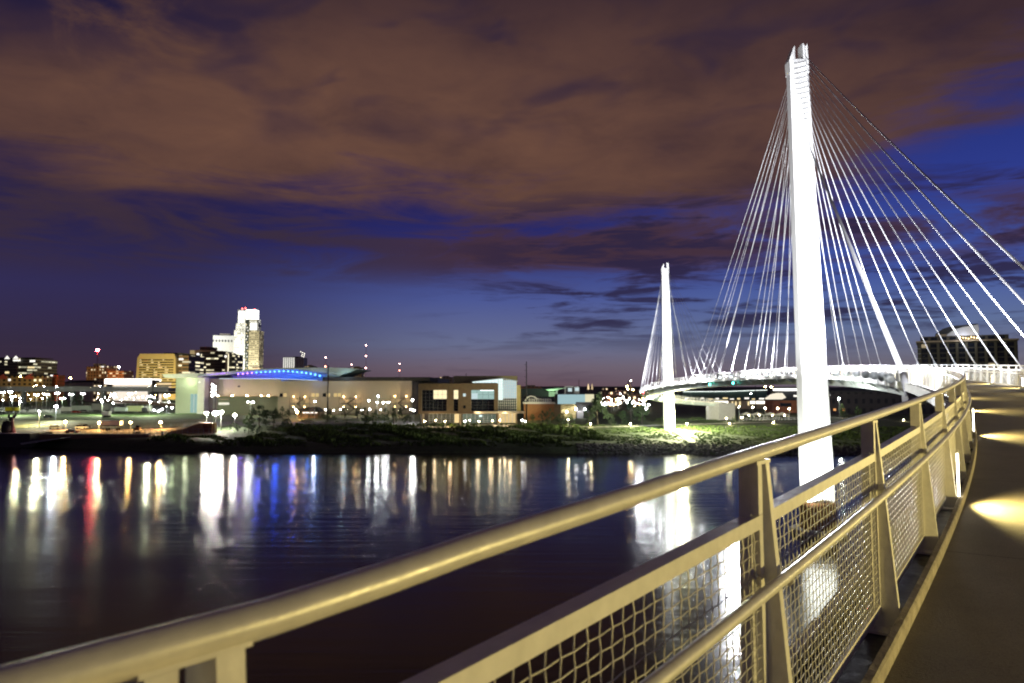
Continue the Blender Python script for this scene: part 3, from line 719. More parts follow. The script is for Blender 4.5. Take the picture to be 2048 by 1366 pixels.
for px, py0, pt, w, k, lb in [(520, 855, 812, 40, 'round2', 'dark tree on the bank edge left of the wide bushy tree'), (548, 855, 822, 52, 'round2', 'wide bushy dark tree on the bank edge before the arena'), (575, 855, 838, 26, 'bush2', 'small dark bush right of the wide bushy tree on the bank edge'), (500, 858, 826, 22, 'round', 'pale green bush lit by the white floodlight on the bank edge'), (655, 842, 828, 60, 'bush', 'long low green bush behind the bank before the arena'), (745, 845, 826, 44, 'round', 'bright green lit bush right of the tall dark pole'), (770, 845, 832, 34, 'bush', 'yellow green bush before the arena stair towers'), (788, 842, 808, 14, 'cone', 'slim dark tree before the right arena stair tower'), (730, 838, 816, 16, 'round2', 'slim tree before the middle arena stair tower'), (618, 845, 838, 40, 'bush2', 'low dark bush on the bank left of the tall dark pole'), (700, 848, 838, 40, 'bush', 'low hedge like bush right of the tall dark pole'), (815, 846, 830, 24, 'bush2', 'dark bush at the left end of the glass fronted building')]:
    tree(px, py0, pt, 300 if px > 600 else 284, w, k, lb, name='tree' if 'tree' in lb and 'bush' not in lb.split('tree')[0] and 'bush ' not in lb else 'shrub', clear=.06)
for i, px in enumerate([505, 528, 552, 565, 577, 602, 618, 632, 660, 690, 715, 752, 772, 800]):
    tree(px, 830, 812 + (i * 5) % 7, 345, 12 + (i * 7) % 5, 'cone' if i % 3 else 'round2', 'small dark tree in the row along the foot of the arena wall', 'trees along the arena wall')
for i, (px, pt, w) in enumerate([(1330, 834, 40), (1355, 836, 46), (1395, 835, 50), (1425, 838, 30)]):
    tree(px, 848, pt, 312, w, 'bush', 'low green bush in the row behind the path beside the far pylon', 'bushes behind the path', name='shrub', clear=.02)
rb = random.Random(11)
for i in range(24):
    px = 470 + i * 22.5 + rb.uniform(-9, 9); Y = rb.uniform(262, 284)
    tree(px, 858, 861 - rb.uniform(5, 17), Y, rb.uniform(14, 40), rb.choice(('bush', 'bush2', 'bush2')), 'wild dark bush on the slope of the river bank', 'wild bushes on the river bank', name='shrub', clear=.02)
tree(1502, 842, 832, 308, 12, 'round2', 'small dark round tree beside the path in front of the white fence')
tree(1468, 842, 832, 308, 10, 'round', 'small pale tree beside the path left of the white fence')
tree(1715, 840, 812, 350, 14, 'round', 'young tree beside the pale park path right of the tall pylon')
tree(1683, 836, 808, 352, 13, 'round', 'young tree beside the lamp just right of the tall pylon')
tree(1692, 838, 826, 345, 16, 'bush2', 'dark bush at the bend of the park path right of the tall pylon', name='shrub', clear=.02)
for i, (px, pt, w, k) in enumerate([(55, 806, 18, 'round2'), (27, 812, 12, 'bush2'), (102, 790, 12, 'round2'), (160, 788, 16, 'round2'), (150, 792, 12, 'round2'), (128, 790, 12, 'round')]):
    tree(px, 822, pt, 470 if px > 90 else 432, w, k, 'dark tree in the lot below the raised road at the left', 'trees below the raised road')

# ------------------------------------------------------------------ buildings
class Bld:
    def __init__(s, name, label, cat, px0, px1, Y, dep, rz=0., z=None, group=None):
        s.Y = Y; xc = at((px0 + px1) / 2, 800, Y).x; s.xc = xc; s.dep = dep
        s.z = gz(xc, Y) - .3 if z is None else z
        s.o = thing(name, label, cat, (xc, Y, s.z), rz, group); s.rz = rz
    def X(s, px): return (at(px, 800, s.Y).x - s.xc) / max(.3, math.cos(s.rz))
    def Z(s, py): return at(1024, py, s.Y).z - s.z
    def box(s, nm, m, px0, px1, py0, py1, y0=0., y1=None, par=None, base=False):
        mb = MB().box(s.X(px0), s.X(px1), y0, s.dep if y1 is None else y1, 0 if base else s.Z(py1), s.Z(py0))
        return mb.build(nm, m, par or s.o)
    def poly(s, nm, m, pts, y0, y1, par=None):
        return MB().prism([(s.X(a), s.Z(b)) for a, b in pts][::-1], y0, y1).build(nm, m, par or s.o)
    def win(s, m, px0, px1, py0, py1, y=0., nm='window', par=None):
        o = s.box(nm, m, px0, px1, py0, py1, y - .14, y - .004, par); return o
stone_y = mat('yellow_lit_stone', (.42, .34, .17), .8, 0, .1, .2)
brick_r = mat('red_brick', (.24, .085, .045), .9, 0, .2, .5)
brick_b = mat('brown_brick', (.15, .105, .062), .9, 0, .18, .8)
tan_c = mat('tan_concrete', (.36, .28, .19), .85, 0, .12, .3)
dark_c = mat('dark_cladding', (.035, .035, .04), .6, 0, .2, .3)
roof_d = mat('dark_roof', (.03, .03, .035), .8, 0, .2, .5)
arena_w = mat('beige_ribbed_metal_wall', (.32, .295, .24), .55, .1, .10, .9, .1, stretch=(6, 6, .15))
white_c = mat('white_cladding', (.66, .66, .62), .6, 0, .06, .3)
teal_g = mat('pale_teal_metal', (.40, .50, .47), .45, .2, .08, .5)
win_dk = glass_dark

# -- skyline
b = Bld('office_tower', 'dark office block with two white lit gables at the far left edge', 'building', -30, 65, 1150, 60)
b.box('wall', facade('office_dark_a', (.06, .05, .06), (1, .9, .6), 4.5, 4.2, .10, 1.2, (.05, .95), (.3, .8)), -30, 32, 716, 800, 0, None, None, True)
b.box('wing', facade('office_dark_b', (.10, .11, .08), (1, .95, .65), 9, 4.6, .30, .7, (.04, .96), (.35, .8), seed=3.), 32, 64, 718, 800, 3, None, None, True)
b.poly('gable', em_win_w, [(6, 718), (11, 711.5), (16, 718)], -1, 0); b.poly('gable', em_win_w, [(23, 717.5), (28.5, 711.5), (34, 717.5)], -1, 0)  # white light on the gables put in as their own glow
b.win(em_win_w, 23, 38, 719, 722.5, -.3); b.win(em_win_w, 54, 65, 720, 724, 2.7); b.win(em_win_y, 8, 16, 743, 747, -.3); b.win(em_win_y, 50, 64, 733, 736.5, 2.7)
b.box('roof', roof_d, -30, 64, 714.5, 716, 4, 50)
b = Bld('apartment_block', 'long yellow lit apartment block with red lit gables above the raised road', 'building', -40, 84, 900, 18)
b.box('wall', facade('flats_yellow', (.36, .27, .11), (1, .85, .5), 6.2, 4.6, .12, 1.2, (.25, .75), (.2, .75), seed=1.), -40, 84, 752, 800, 0, None, None, True)
for px in (4, 57): b.poly('red_gable', mat('red_lit_gable', (.42, .10, .06), .8), [(px - 8, 758), (px - 8, 754), (px, 749), (px + 8, 754), (px + 8, 758)], -1.2, 2)
b.poly('roof', roof_d, [(-40, 752.3), (84, 752.3), (78, 748.5), (-40, 748.5)], 1.5, 16)
b.win(em_win_w, 15, 20, 757.5, 762, -.2)
b = Bld('brick_building', 'short orange red lit brick building with rounded corner above the raised road', 'building', 85, 114, 930, 16)
b.box('wall', facade('brick_red_lit', (.40, .11, .035), (1, .8, .4), 4, 4.4, .0, 0, (.3, .7), (.3, .7), (.08, .02, .01)), 85, 113, 750, 800, 0, None, None, True)
b.box('roof', roof_d, 92, 103, 746.5, 750, 2, 12); b.win(em_win_w, 99, 104, 749.5, 753, -.4, 'lamp')
b = Bld('hotel_block', 'tall tan lit block with a stepped top under the red beacon mast', 'building', 166, 213, 1250, 34, R(-12))
fm = facade('hotel_tan', (.36, .20, .09), (1, .82, .5), 5.2, 5, .25, 1.3, (.28, .72), (.25, .75), seed=2.)
b.box('wall', fm, 168, 191, 733, 800, 0, None, None, True); b.box('wing', fm, 191.2, 212, 732, 800, -4, 28, None, True); b.box('penthouse', tan_c, 178, 188, 727, 733, 6, 24)
b.win(em_win_w, 206, 212, 732.5, 735, -4.2, 'roof_sign')
b = Bld('office_block', 'lower orange lit office block right of the tall tan block', 'building', 213, 246, 1200, 30)
b.box('wall', facade('office_orange', (.42, .17, .06), (1, .8, .45), 5, 4.2, .2, 1.1, (.1, .9), (.35, .75), seed=4.), 213, 246, 741.5, 800, 0, None, None, True)
b.box('parapet', brick_r, 213, 229, 739.5, 741.4, 1, 8); b.box('mast', white_paint, 228.6, 229.4, 734, 741.4, 10, 10.6); MB().ball((b.X(229), 10, b.Z(734)), 1.1).build('beacon', em_lamp_w, b.o)
b = Bld('low_hall', 'low dark roofed tan hall between the brick building and the white pavilion', 'building', 125, 195, 860, 24)
b.box('wall', mat('mauve_render', (.26, .19, .17), .85), 128, 183, 765, 800, 0, None, None, True); b.poly('roof', roof_d, [(126, 765), (140, 761), (182, 760), (192, 764.7)], -1, 23)
b.box('annex', facade('annex_tan', (.34, .22, .12), (1, .8, .5), 4, 4, .3, 1.2, seed=5.), 183.3, 215, 757, 800, 4, 20, None, True)
b = Bld('pavilion', 'glaring white lit pavilion below the yellow office block', 'building', 210, 307, 760, 20)
b.box('wall', em('pavilion_glow', (1.0, .86, .72), 1.0), 226, 305, 768.5, 800, 0, None, None, True)
b.box('fascia', em('pavilion_fascia', (1.0, .95, .88), 3.2), 211, 306, 758, 768, -3, 16); b.box('roof', white_c, 213, 305, 757, 757.9, -2, 15)
b = Bld('car_deck', 'lit parking deck beside the yellow office block', 'parking deck', 302, 340, 720, 20)
for k, py in enumerate((763, 770, 777)):
    b.box('floor_slab', tan_c, 306, 340, py, py + 2.4, 0, 18); b.win(em('deck_glow', (1., .75, .4), .9), 307, 339, py + 2.5, py + 6.8, 3, 'lit_level')
b.box('stair_tower', brick_b, 303, 309.8, 760, 800, -1, 8, None, True)
b = Bld('office_tower', 'yellow lit office block with sloping shoulders and dark window bands', 'building', 269, 373, 1050, 60)
b.poly('wall', stone_y, [(269, 800), (272, 716), (277, 707.5), (346, 707.5), (349, 716), (351, 800)], 0, 50)
for k in range(9):
    py = 718.8 + k * 4.98; b.win(win_dk, 276, 345, py, py + 2.0, -.1, 'window_band')
    for q in range(3):
        a = 277 + ((k * 37 + q * 23) % 60); b.win(em_win_y, a, a + 3 + (k * q) % 7, py + .3, py + 1.7, -.3)
b.box('side_wing', facade('office_bands', (.17, .11, .07), (1, .9, .6), 16, 5.0, .42, 1.2, (.02, .98), (.4, .85), seed=6.), 351.2, 371.5, 710, 800, 6, 58, None, True)
b.box('penthouse', roof_d, 318, 352, 705, 707.4, 10, 40); b.win(em_win_w, 351.5, 361, 716, 720, 5.9)
b.poly('roof', roof_d, [(352, 709.8), (371, 709.8), (369, 707), (352, 706)], 8, 50)
b = Bld('office_tower', 'dark glass office block with lit floors and a clock like round lamp', 'building', 373, 464, 1300, 60)
gm = facade('office_glass', (.05, .05, .045), (1, .9, .58), 7, 5.0, .34, 1.1, (.0, 1.), (.35, .85), seed=7.)
b.box('wall', facade('office_glass2', (.12, .09, .06), (1, .92, .6), 10, 5.4, .62, 1.1, (.04, .96), (.3, .85), seed=8.), 373, 388, 702, 800, 8, 58, None, True)
b.box('pier', tan_c, 388.1, 396.5, 702, 800, -2, 40, None, True); b.box('wall', gm, 396.6, 449, 704, 800, 0, 50, None, True); b.box('pier', tan_c, 449.1, 452, 708, 800, -2, 40, None, True)
b.box('wing', gm, 452.1, 464, 708, 800, 6, 50, None, True); b.poly('roof', tan_c, [(388, 703.8), (444, 703.8), (444, 702), (398, 699.5), (388, 701)], -3, 48)
b.box('penthouse', brick_b, 393, 414, 693, 699.4, 8, 40); b.box('penthouse', em('attic_glow', (1, .75, .38), .35), 373.6, 387.8, 700, 711, 7.4, 7.9)
for px, py in ((395.5, 709.5), (451, 713)): MB().ball((b.X(px), -4, b.Z(py)), 2.4).build('round_lamp', em_win_w if px > 400 else em('round_lamp_glow', (.95, .97, 1), 2.5), b.o)
for px in (399.5, 454): b.win(em('stair_glow', (1, .9, .6), 1.5), px, px + 1.8, 708, 744, -.2, 'lit_stair')
b = Bld('office_tower', 'broad white floodlit tower with a dark slot row behind the tallest tower', 'building', 424, 467, 2150, 50, R(14))
b.box('wall', facade('white_tower', (.80, .79, .70), (1, 1, .9), 2.6, 4.5, .0, 0, (.3, .7), (.1, .9), (.42, .42, .36)), 425, 465, 684, 800, 0, None, None, True)
b.box('attic', white_c, 425, 465, 671, 679.5, 0, 50); b.box('attic_recess', dark_c, 425.6, 464.4, 679.6, 683.9, 1, 49); b.box('penthouse', mat('warm_grey_plant', (.30, .27, .22), .8), 436, 455, 667, 670.9, 10, 40)
for i in range(7): b.box('attic_pier', white_c, 427 + i * 5.6, 429.6 + i * 5.6, 679.6, 683.9, 0, .9)
fl('tower_flood', b.o.location + Vector((-60, -150, 120)), b.o.location + Vector((0, 0, 90)), 1.8e6, 80, (1, 1, .92), size=3)
# tallest tower: stepped shafts
b = Bld('skyscraper', 'tallest skyscraper, stepped and glowing white with red lights on its crown', 'skyscraper', 464, 516, 1850, 40)
fw = facade('tower_white', (.80, .80, .74), (1, .98, .86), 3.4, 5.0, .7, 2.0, (.3, .72), (.2, .7), (.04, .04, .04), 10.)  # most windows set glowing so the floodlit face turns white
fg = facade('tower_gold', (.42, .36, .22), (1, .86, .5), 4.6, 5.0, .40, .8, (.1, .9), (.3, .75), (.05, .05, .04), 11.)
b.box('shaft', fw, 465, 487, 660, 800, 0, 30, None, True); b.box('shaft', fw, 468, 487.6, 646, 660, 1, 28)
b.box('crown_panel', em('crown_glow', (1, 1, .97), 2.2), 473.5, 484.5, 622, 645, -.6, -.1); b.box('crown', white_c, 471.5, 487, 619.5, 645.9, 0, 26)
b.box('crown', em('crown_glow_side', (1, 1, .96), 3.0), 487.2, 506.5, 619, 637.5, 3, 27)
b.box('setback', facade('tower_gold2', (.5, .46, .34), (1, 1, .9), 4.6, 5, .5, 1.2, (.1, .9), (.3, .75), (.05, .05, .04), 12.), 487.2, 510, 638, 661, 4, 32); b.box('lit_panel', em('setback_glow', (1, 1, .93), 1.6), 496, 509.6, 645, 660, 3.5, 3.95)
b.box('shaft', fg, 487.2, 514.5, 661, 800, 3, 38, None, True); b.box('glass_slot', mat('slot_glass', (.05, .06, .05), .2), 487.3, 494, 640, 742, 1.4, 2.95)
for i in range(16): b.win(em_win_w if i % 3 else em_win_y, 488 + (i * 1.7) % 4, 490 + (i * 1.7) % 4, 648 + i * 5.8, 650.5 + i * 5.8, 1.3)
b.box('podium', tan_c, 500, 520, 736, 800, -6, 20, None, True)
for px, py in ((478.5, 617.5), (485, 616.5), (503.5, 619.5)): MB().ball((b.X(px), 6, b.Z(py - .6)), 1.7).build('red_beacon', em('tower_beacon', (1, .10, .08), 14), b.o)
fl('tower_flood', b.o.location + Vector((-20, -120, 25)), b.o.location + Vector((-10, 0, 80)), 1.5e6, 100, (1, 1, .9), size=3)
fl('tower_flood', b.o.location + Vector((60, -90, 12)), b.o.location + Vector((24, 0, 40)), 1.2e6, 120, (1, .93, .66), size=3)
b = Bld('office_tower', 'small white striped office block behind the arena roof', 'building', 565, 608, 1700, 30)
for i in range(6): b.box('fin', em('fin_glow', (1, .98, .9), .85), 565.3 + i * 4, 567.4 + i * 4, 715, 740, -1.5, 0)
b.box('wall', dark_c, 565, 588, 714, 800, 0, None, None, True); b.box('wing', facade('striped', (.62, .60, .55), (1, .95, .8), 3.6, 40, 0, 0, (.5, .95), (0, 1), (.06, .06, .06)), 588.2, 607, 715.5, 800, -3, 26, None, True)
b.box('plant', roof_d, 583, 595, 713, 715.4, 4, 20)
b = Bld('lattice_mast', 'short stubby antenna mast with lamps beside the striped block', 'mast', 599, 609, 1720, 8)
for i in range(4): b.box('mast_leg', dark_metal, 599.5 + i * 2.2, 600.2 + i * 2.2, 703, 800, 2 * (i % 2), 2 * (i % 2) + .8, None, True)
for i in range(7): MB().ball((b.X(600 + (i * 3.7) % 8), -1, b.Z(703.5 + i * 1.7)), .9).build('mast_lamp', em('mast_lamp_glow', (1, .95, .8), 4), b.o)
for nm, lb, px0, px1, pt, Y, col in [('office_block', 'square tan lit block behind the right tip of the arena roof', 700, 723, 735, 1500, (.40, .26, .12)), ('office_block', 'tan lit block behind the roof of the glass fronted building', 877, 905, 754, 1150, (.42, .26, .12)), ('office_block', 'low dark brown block above the arena roof', 608, 626, 732, 1600, (.10, .07, .06)), ('brick_building', 'long orange lit brick roofline right of the glass fronted building', 1040, 1084, 772.5, 900, (.45, .17, .07))]:
    b = Bld(nm, lb, 'building', px0, px1, Y, 26)
    b.box('wall', facade('blk%d' % px0, col, (1, .75, .4), 5, 5, .12, 1., (.3, .7), (.3, .75), (.06, .04, .03), px0 * .1), px0, px1, pt, 800, 0, None, None, True)
    b.box('penthouse', tan_c, px0 * .72 + px1 * .28, px0 * .3 + px1 * .7, pt - 2.4, pt - .05, 4, 18)
fl('skyline_flood', at(310, 790, 960), at(310, 745, 1050), 6.5e5, 110, (1, .80, .34), size=3)
fl('skyline_flood', at(190, 795, 1130), at(195, 750, 1240), 2.2e5, 120, (1, .62, .28), size=3)
fl('skyline_flood', at(60, 795, 840), at(50, 760, 905), 1.0e5, 140, (1, .70, .30), size=2)
fl('skyline_flood', at(228, 795, 1130), at(232, 750, 1210), 1.0e5, 120, (1, .55, .22), size=2)

# -- arena
b = Bld('arena', 'vast beige arena with blue lit sweeping roof and stair towers on its flank', 'arena', 335, 868, 405, 120)
b.box('entrance_block', mat('pale_green_lit_panel', (.46, .50, .40), .6), 341, 403, 753, 830, 6, 60, None, True)
b.poly('entrance_canopy', white_c, [(333, 749), (338, 756), (400, 755), (409, 750), (408, 747)], -6, 40)
b.box('entrance_glass', em('entrance_glow', (.55, .85, .80), .55), 372, 394, 788, 826, 5.6, 5.9, None); b.box('canopy_return', white_c, 394.4, 408, 755.3, 830, 0, 6, None, True)
for px in (379, 386): b.box('mullion', white_paint, px, px + .6, 788, 826, 5.3, 5.55)
b.box('wall', arena_w, 408.2, 446, 757, 830, 6, 110, None, True); b.box('wall', arena_w, 446.2, 561, 758, 830, 0, 110, None, True)
b.box('wall', arena_w, 561.2, 826, 762, 830, -5, 110, None, True)
b.box('side_wall', dark_c, 826.2, 835, 763, 830, -4, 100, None, True)
b.box('flat_roof', roof_d, 650, 862, 754.5, 761.8, -5.5, 110); b.box('parapet', dark_c, 818, 868, 754, 765, 20, 100)
for px in (697, 745): b.box('roof_vent', roof_d, px, px + 14, 752.8, 754.4, 20, 40)
b.win(dark_c, 475, 480, 771, 774.5, -.1, 'vent'); b.box('loading_canopy', tan_c, 436, 560, 791.5, 793, -7, -.05); b.box('recess', mat('green_grey_panel', (.20, .22, .16), .7), 436, 560.8, 793.1, 828, -.25, -.05)
for px in (447, 475, 504, 532, 546): MB().ball((b.X(px), -8, b.Z(791)), .3).build('canopy_lamp', em('canopy_lamp_glow', (1, .80, .5), 90), b.o)
for a, c in ((437, 458), (437, 459)): pass
b.win(em('dock_glow', (1, .97, .8), .9), 438, 459, 805, 809.5, -.4); b.win(em('dock_glow2', (.6, .5, .3), .4), 438, 458, 797, 800, -.4)
for px in (565, 572, 628, 636, 650, 658, 672, 680): b.win(em('arena_win', (1, .78, .35), .55) if px not in (565, 650) else win_dk, px, px + 6.5, 786.5, 793.5, -5)
def stair(px0, px1, py0, py1):
    for k in range(4):
        py = py1 - k * (py1 - py0) / 3.3; b.box('stair_landing', dark_metal, px0, px1, py - .5, py, -8.2, -5.1)
    n = 5
    for k in range(n):
        px = px0 + (px1 - px0) * k / (n - 1); b.box('stair_post', dark_metal, px, px + .5, py0 - 2, 832, -8.2, -7.9)
    for k in range(3):
        z0, z1 = b.Z(py1 - k * (py1 - py0) / 3.3), b.Z(py1 - (k + 1) * (py1 - py0) / 3.3); xa, xb = b.X(px0 + (px1 - px0) * .35), b.X(px0 + (px1 - px0) * .7)
        if k % 2: xa, xb = xb, xa
        MB().tube([(xa, -7.4, z0), (xb, -7.4, z1)], .22, 4).build('stair_flight', dark_metal, b.o)
    for f in (.22, .78):
        px = px0 + (px1 - px0) * f; xx, zz = b.X(px), b.Z(py0 - 1)
        for zq in (zz, b.Z((py0 + py1) / 2 + 3)):
            MB().ball((xx, -8.8, zq), .26).build('stair_lamp', em('stair_lamp_glow', (1, .62, .26), 34), b.o)
        light('stair_light', 'POINT', b.o.location + Vector((xx, -8.4, zz - 1)), 1000, (1, .60, .24), None, .3)
stair(588, 627, 794, 826); stair(685, 728, 794, 826); stair(786, 826, 793, 826)
# sweeping roof: shell, glazed clerestory below it, fin at the right tip
rf_t = [(405, 749.5), (440, 746), (480, 741.5), (520, 738.6), (560, 737), (610, 736), (660, 735.8), (700, 736.6), (718, 738)]
rf_b = [(718, 739.2), (700, 741.5), (660, 747), (640, 744.5), (610, 740.6), (585, 739.4), (560, 739.4), (520, 741.4), (480, 745), (440, 750.5), (405, 752)]
b.poly('roof', teal_g, rf_t + rf_b, -6, 34)
b.poly('clerestory', mat('blue_lit_glazing_bars', (.55, .58, .62), .5), [(450, 757.6), (440, 751), (480, 746), (520, 742.4), (560, 740.4), (585, 740.4), (610, 741.6), (635, 745), (655, 749.5), (645, 761.6), (600, 759.5), (561, 757.8)], 14, 16)
b.poly('roof_fin', teal_g, [(658, 747.5), (716, 739.5), (690, 748), (668, 759), (645, 761.5)], -4, 30); b.poly('gutter', em('gutter_glow', (.75, .9, 1.0), 1.1), [(446, 757.9), (446, 757.0), (561, 757.4), (640, 760.9), (640, 761.8), (561, 758.2)], -6.2, -5.6)
for i in range(19):
    f = i / 18; px = 470 + f * 165; py = 747 - 6.2 * math.sin(min(1, f * 1.6) * math.pi / 2) + (max(0, f - .55) ** 2) * 46
    MB().ball((b.X(px), 4, b.Z(py + 1.2)), .32).build('roof_lamp', em('roof_lamp_blue' if i > 3 else 'roof_lamp_violet', (.10, .38, 1.0) if i > 3 else (.40, .16, 1.0), 14), b.o)
wl = b.o.location
for px, py, c, p_ in [(452, 756, (.50, .12, 1.0), 1.6e4), (480, 753, (.22, .10, 1.0), 9e3), (515, 752, (.03, .08, 1.0), 2.2e4), (550, 752, (.02, .10, 1.0), 2.2e4), (585, 753, (.02, .12, 1.0), 2.2e4), (615, 756, (.03, .22, 1.0), 8e3), (640, 756.5, (.06, .30, 1.0), 7e3), (430, 754.5, (.55, .2, 1.0), 5e3)]:
    light('roof_light', 'POINT', at(px, py, 405) + Vector((0, 3 if 470 < px < 620 else -8, 0)), p_ * .10, c, None, .5)
light('roof_light', 'POINT', at(690, 752, 396), 700, (.5, .75, .9), None, .5)
for px, p_ in ((372, 1.1e3), (397, 2.2e3)): light('entrance_light', 'POINT', at(px, 762, 405) + Vector((0, 2, 0)), p_, (.92, 1.0, .66), None, .4)
light('entrance_light', 'POINT', at(350, 800, 395), 1.5e3, (.78, 1.0, .55), None, .4)
for px in (447, 475, 504, 546): light('canopy_light', 'POINT', at(px, 789, 405) + Vector((0, -7, .2)), 1100, (1, .76, .44), None, .3)
for px in (600, 660, 720, 790): light('wall_wash', 'POINT', at(px, 812, 380), 2.6e3, (1, .82, .52), None, .5)
light('wall_wash', 'POINT', at(430, 800, 380), 1.6e3, (1, .88, .62), None, .5)
light('wall_wash', 'POINT', at(510, 818, 375), 1.6e3, (.9, 1.0, .62), None, .5)

# -- glass fronted building on the bank
b = Bld('riverside_building', 'brown brick building with big lit windows and a glazed corner hall on the bank', 'building', 835, 1042, 300, 26)
B0 = 846
lit_y = em('room_yellow', (1, .88, .52), 1.15); lit_t = em('room_teal', (.55, .82, .76), .62); lit_w = em('room_white', (.78, .95, .95), 1.25)
# brick skin: piers and bands round the openings
for a in [(836, 996, 767, 780), (836, 843, 780, 822.4), (893.4, 906.8, 780, 822.4), (916.4, 942, 780, 822.4), (988.4, 996, 780, 822.4), (836, 996, 822.5, 827.5)]:
    b.box('brick_wall', brick_b, a[0], a[1], a[2], a[3] if a[3] < 827 else 827.5, 0, 1.2)
b.box('core', mat('core_brown', (.08, .06, .045), .8), 837, 995, 768, B0, 6, 25, None, True)
b.box('upper_block', mat('olive_brick', (.15, .12, .06), .9, 0, .15, .8), 903, 1035, 751, 767, 9, 25); b.box('end_pier', mat('yellow_brick', (.36, .27, .11), .9, 0, .12, .8), 1033.4, 1041.5, 770, 826, 4, 25)
b.box('roof', roof_d, 838, 994, 765.6, 766.9, 1, 24); b.box('flue', dark_metal, 927, 928, 745, 751, 15, 15.4)
def glaz(px0, px1, py0, py1, nx, ny, m, y=1.3, fm=mat('bronze_frame', (.10, .10, .10), .5), lab=None):
    w_ = b.box('window', m, px0, px1, py0, py1, y, y + .08)
    mb = MB()
    for i in range(nx + 1):
        x = b.X(px0 + (px1 - px0) * i / nx); mb.box(x - .035, x + .035, y - .12, y - .003, b.Z(py1), b.Z(py0))
    for j in range(ny + 1):
        z = b.Z(py0 + (py1 - py0) * j / ny); mb.box(b.X(px0), b.X(px1), y - .16, y - .119, z - .03, z + .03)
    mb.build('glazing_bars', fm, w_)
glaz(843.2, 866, 780, 822.4, 3, 6, win_dk); glaz(866.2, 893.3, 780, 798, 3, 2, lit_y); glaz(866.2, 893.3, 798.2, 822.4, 3, 4, win_dk)
glaz(907, 916.3, 780, 798, 1, 2, lit_y); glaz(907, 916.3, 798.2, 822.4, 1, 4, win_dk)
glaz(942.2, 988.2, 780, 798.5, 4, 2, lit_t); glaz(942.2, 988.2, 798.7, 822.4, 4, 4, win_dk)
b.win(em_win_c, 942.8, 955, 786.5, 798, 1.15, 'lit_door'); b.win(em('strip_lamp', (.9, 1, .98), 2.5), 960, 987, 780.3, 781.6, 1.15, 'ceiling_lamp')
for py, m in ((787, em_win_c), (811, win_dk)): b.win(m, 926, 931.5, py, py + 6, -.01)
# glazed corner hall with a sloping roof
hall = mat('hall_glass', (.05, .08, .09), .1)
b.poly('hall_glass', lit_w, [(944, 766.8), (944, 763.5), (1003, 757.2), (1003, 766.8)], 3.2, 3.4); b.box('hall_glass', lit_w, 996.2, 1006, 757.5, 800, 2.2, 2.4)
b.box('hall_glass', em('hall_side', (.60, .82, .90), .75), 1006.2, 1033, 760, 797, 2.8, 3.0); b.box('hall_glass', hall, 996.2, 1033, 800.2, 822, 2.8, 3.0)
b.poly('hall_roof', steel_grey, [(942, 763.3), (942, 762), (1005, 755.5), (1036, 761), (1036, 762.5), (1005, 756.9)], 1, 20)
mb = MB()
for i in range(10): x = b.X(996.5 + i * 4.05); mb.box(x - .07, x + .07, 1.86, 2.15 if i < 3 else 2.7, b.Z(822), b.Z(757.5 + max(0, i - 2) * .5))
for j in range(12): z = b.Z(822 - j * 5.3); mb.box(b.X(996.4), b.X(1033), 1.82, 1.89, z - .06, z + .06)
mb.build('hall_glazing_bars', white_paint, b.o)
for i in range(8): x = b.X(950 + i * 6.5); MB().box(x - .06, x + .06, 3.0, 3.17, b.Z(766.8), b.Z(763 - i * .62)).build('roof_glazing_bar', white_paint, b.o)
# ground floor
b.box('canopy', mat('pale_soffit', (.5, .42, .32), .7), 948, 1050, 822.6, 826.5, -2.5, 1); 
g_dk = em('ground_room', (.9, .8, .5), .10); glaz(857, 908, 828, B0, 6, 4, g_dk, 2.0, white_paint); glaz(925, 992, 828, B0, 8, 4, em('ground_room2', (.7, .95, .75), .14), 2.0, white_paint)
b.box('lit_lobby', em('lobby_glow', (1, .72, .34), 1.0), 908.4, 917.5, 828, B0, 2.2, 2.4); b.box('lit_lobby', em('lobby_glow2', (1, .74, .36), .75), 996, 1034, 827, B0, 2.2, 2.4)
for px in (845, 919.5, 995, 1031): b.box('column', tan_c, px, px + 3.4, 827.6, B0, -.6, .6, None, True)
for px in (1003, 1010, 1017, 1024): b.box('column', white_c, px, px + 1, 827, B0, 1.2, 1.6)
b.win(lit_w, 958, 964, 830, 834, 1.7, 'lamp')
for px in (870, 955, 1010): light('soffit_light', 'POINT', at(px, 829, 297), 420, (1, .78, .45), None, .3)
for px, p_ in ((900, 700), (980, 700), (1020, 500)): light('front_wash', 'POINT', at(px, 842, 286), p_ * 1.3, (1, .70, .38), None, .4)

# -- low buildings to its right
b = Bld('curved_roof_building', 'low building with an arched dark roof and a row of white mullions', 'building', 1042, 1120, 330, 22)
b.box('wall', mat('tan_brick', (.30, .15, .07), .9, 0, .15, .8), 1048, 1108, 808, 842, 0, None, None, True); b.box('cornice', white_c, 1046, 1110, 804.5, 807.8, -.4, 20)
b.poly('roof', roof_d, [(1042, 804), (1049, 793), (1060, 790), (1072, 791.5), (1084, 794), (1102, 795), (1110, 804)], 1, 20)
for i in range(13): b.box('mullion', white_paint, 1058 + i * 3.6, 1059.2 + i * 3.6, 797, 804.3, .3, .8)
b.poly('arch', white_c, [(1049, 802), (1054, 794), (1062, 791), (1070, 793), (1076, 798), (1074, 799), (1069, 795), (1062, 793), (1056, 795.5), (1052, 802)], -.2, .8)
light('wall_lamp', 'POINT', at(1062, 830, 322), 700, (1, .58, .22), None, .3)
b = Bld('exhibition_hall', 'dark hall with a green lit upswept canopy behind the arched roof', 'building', 1042, 1130, 420, 40)
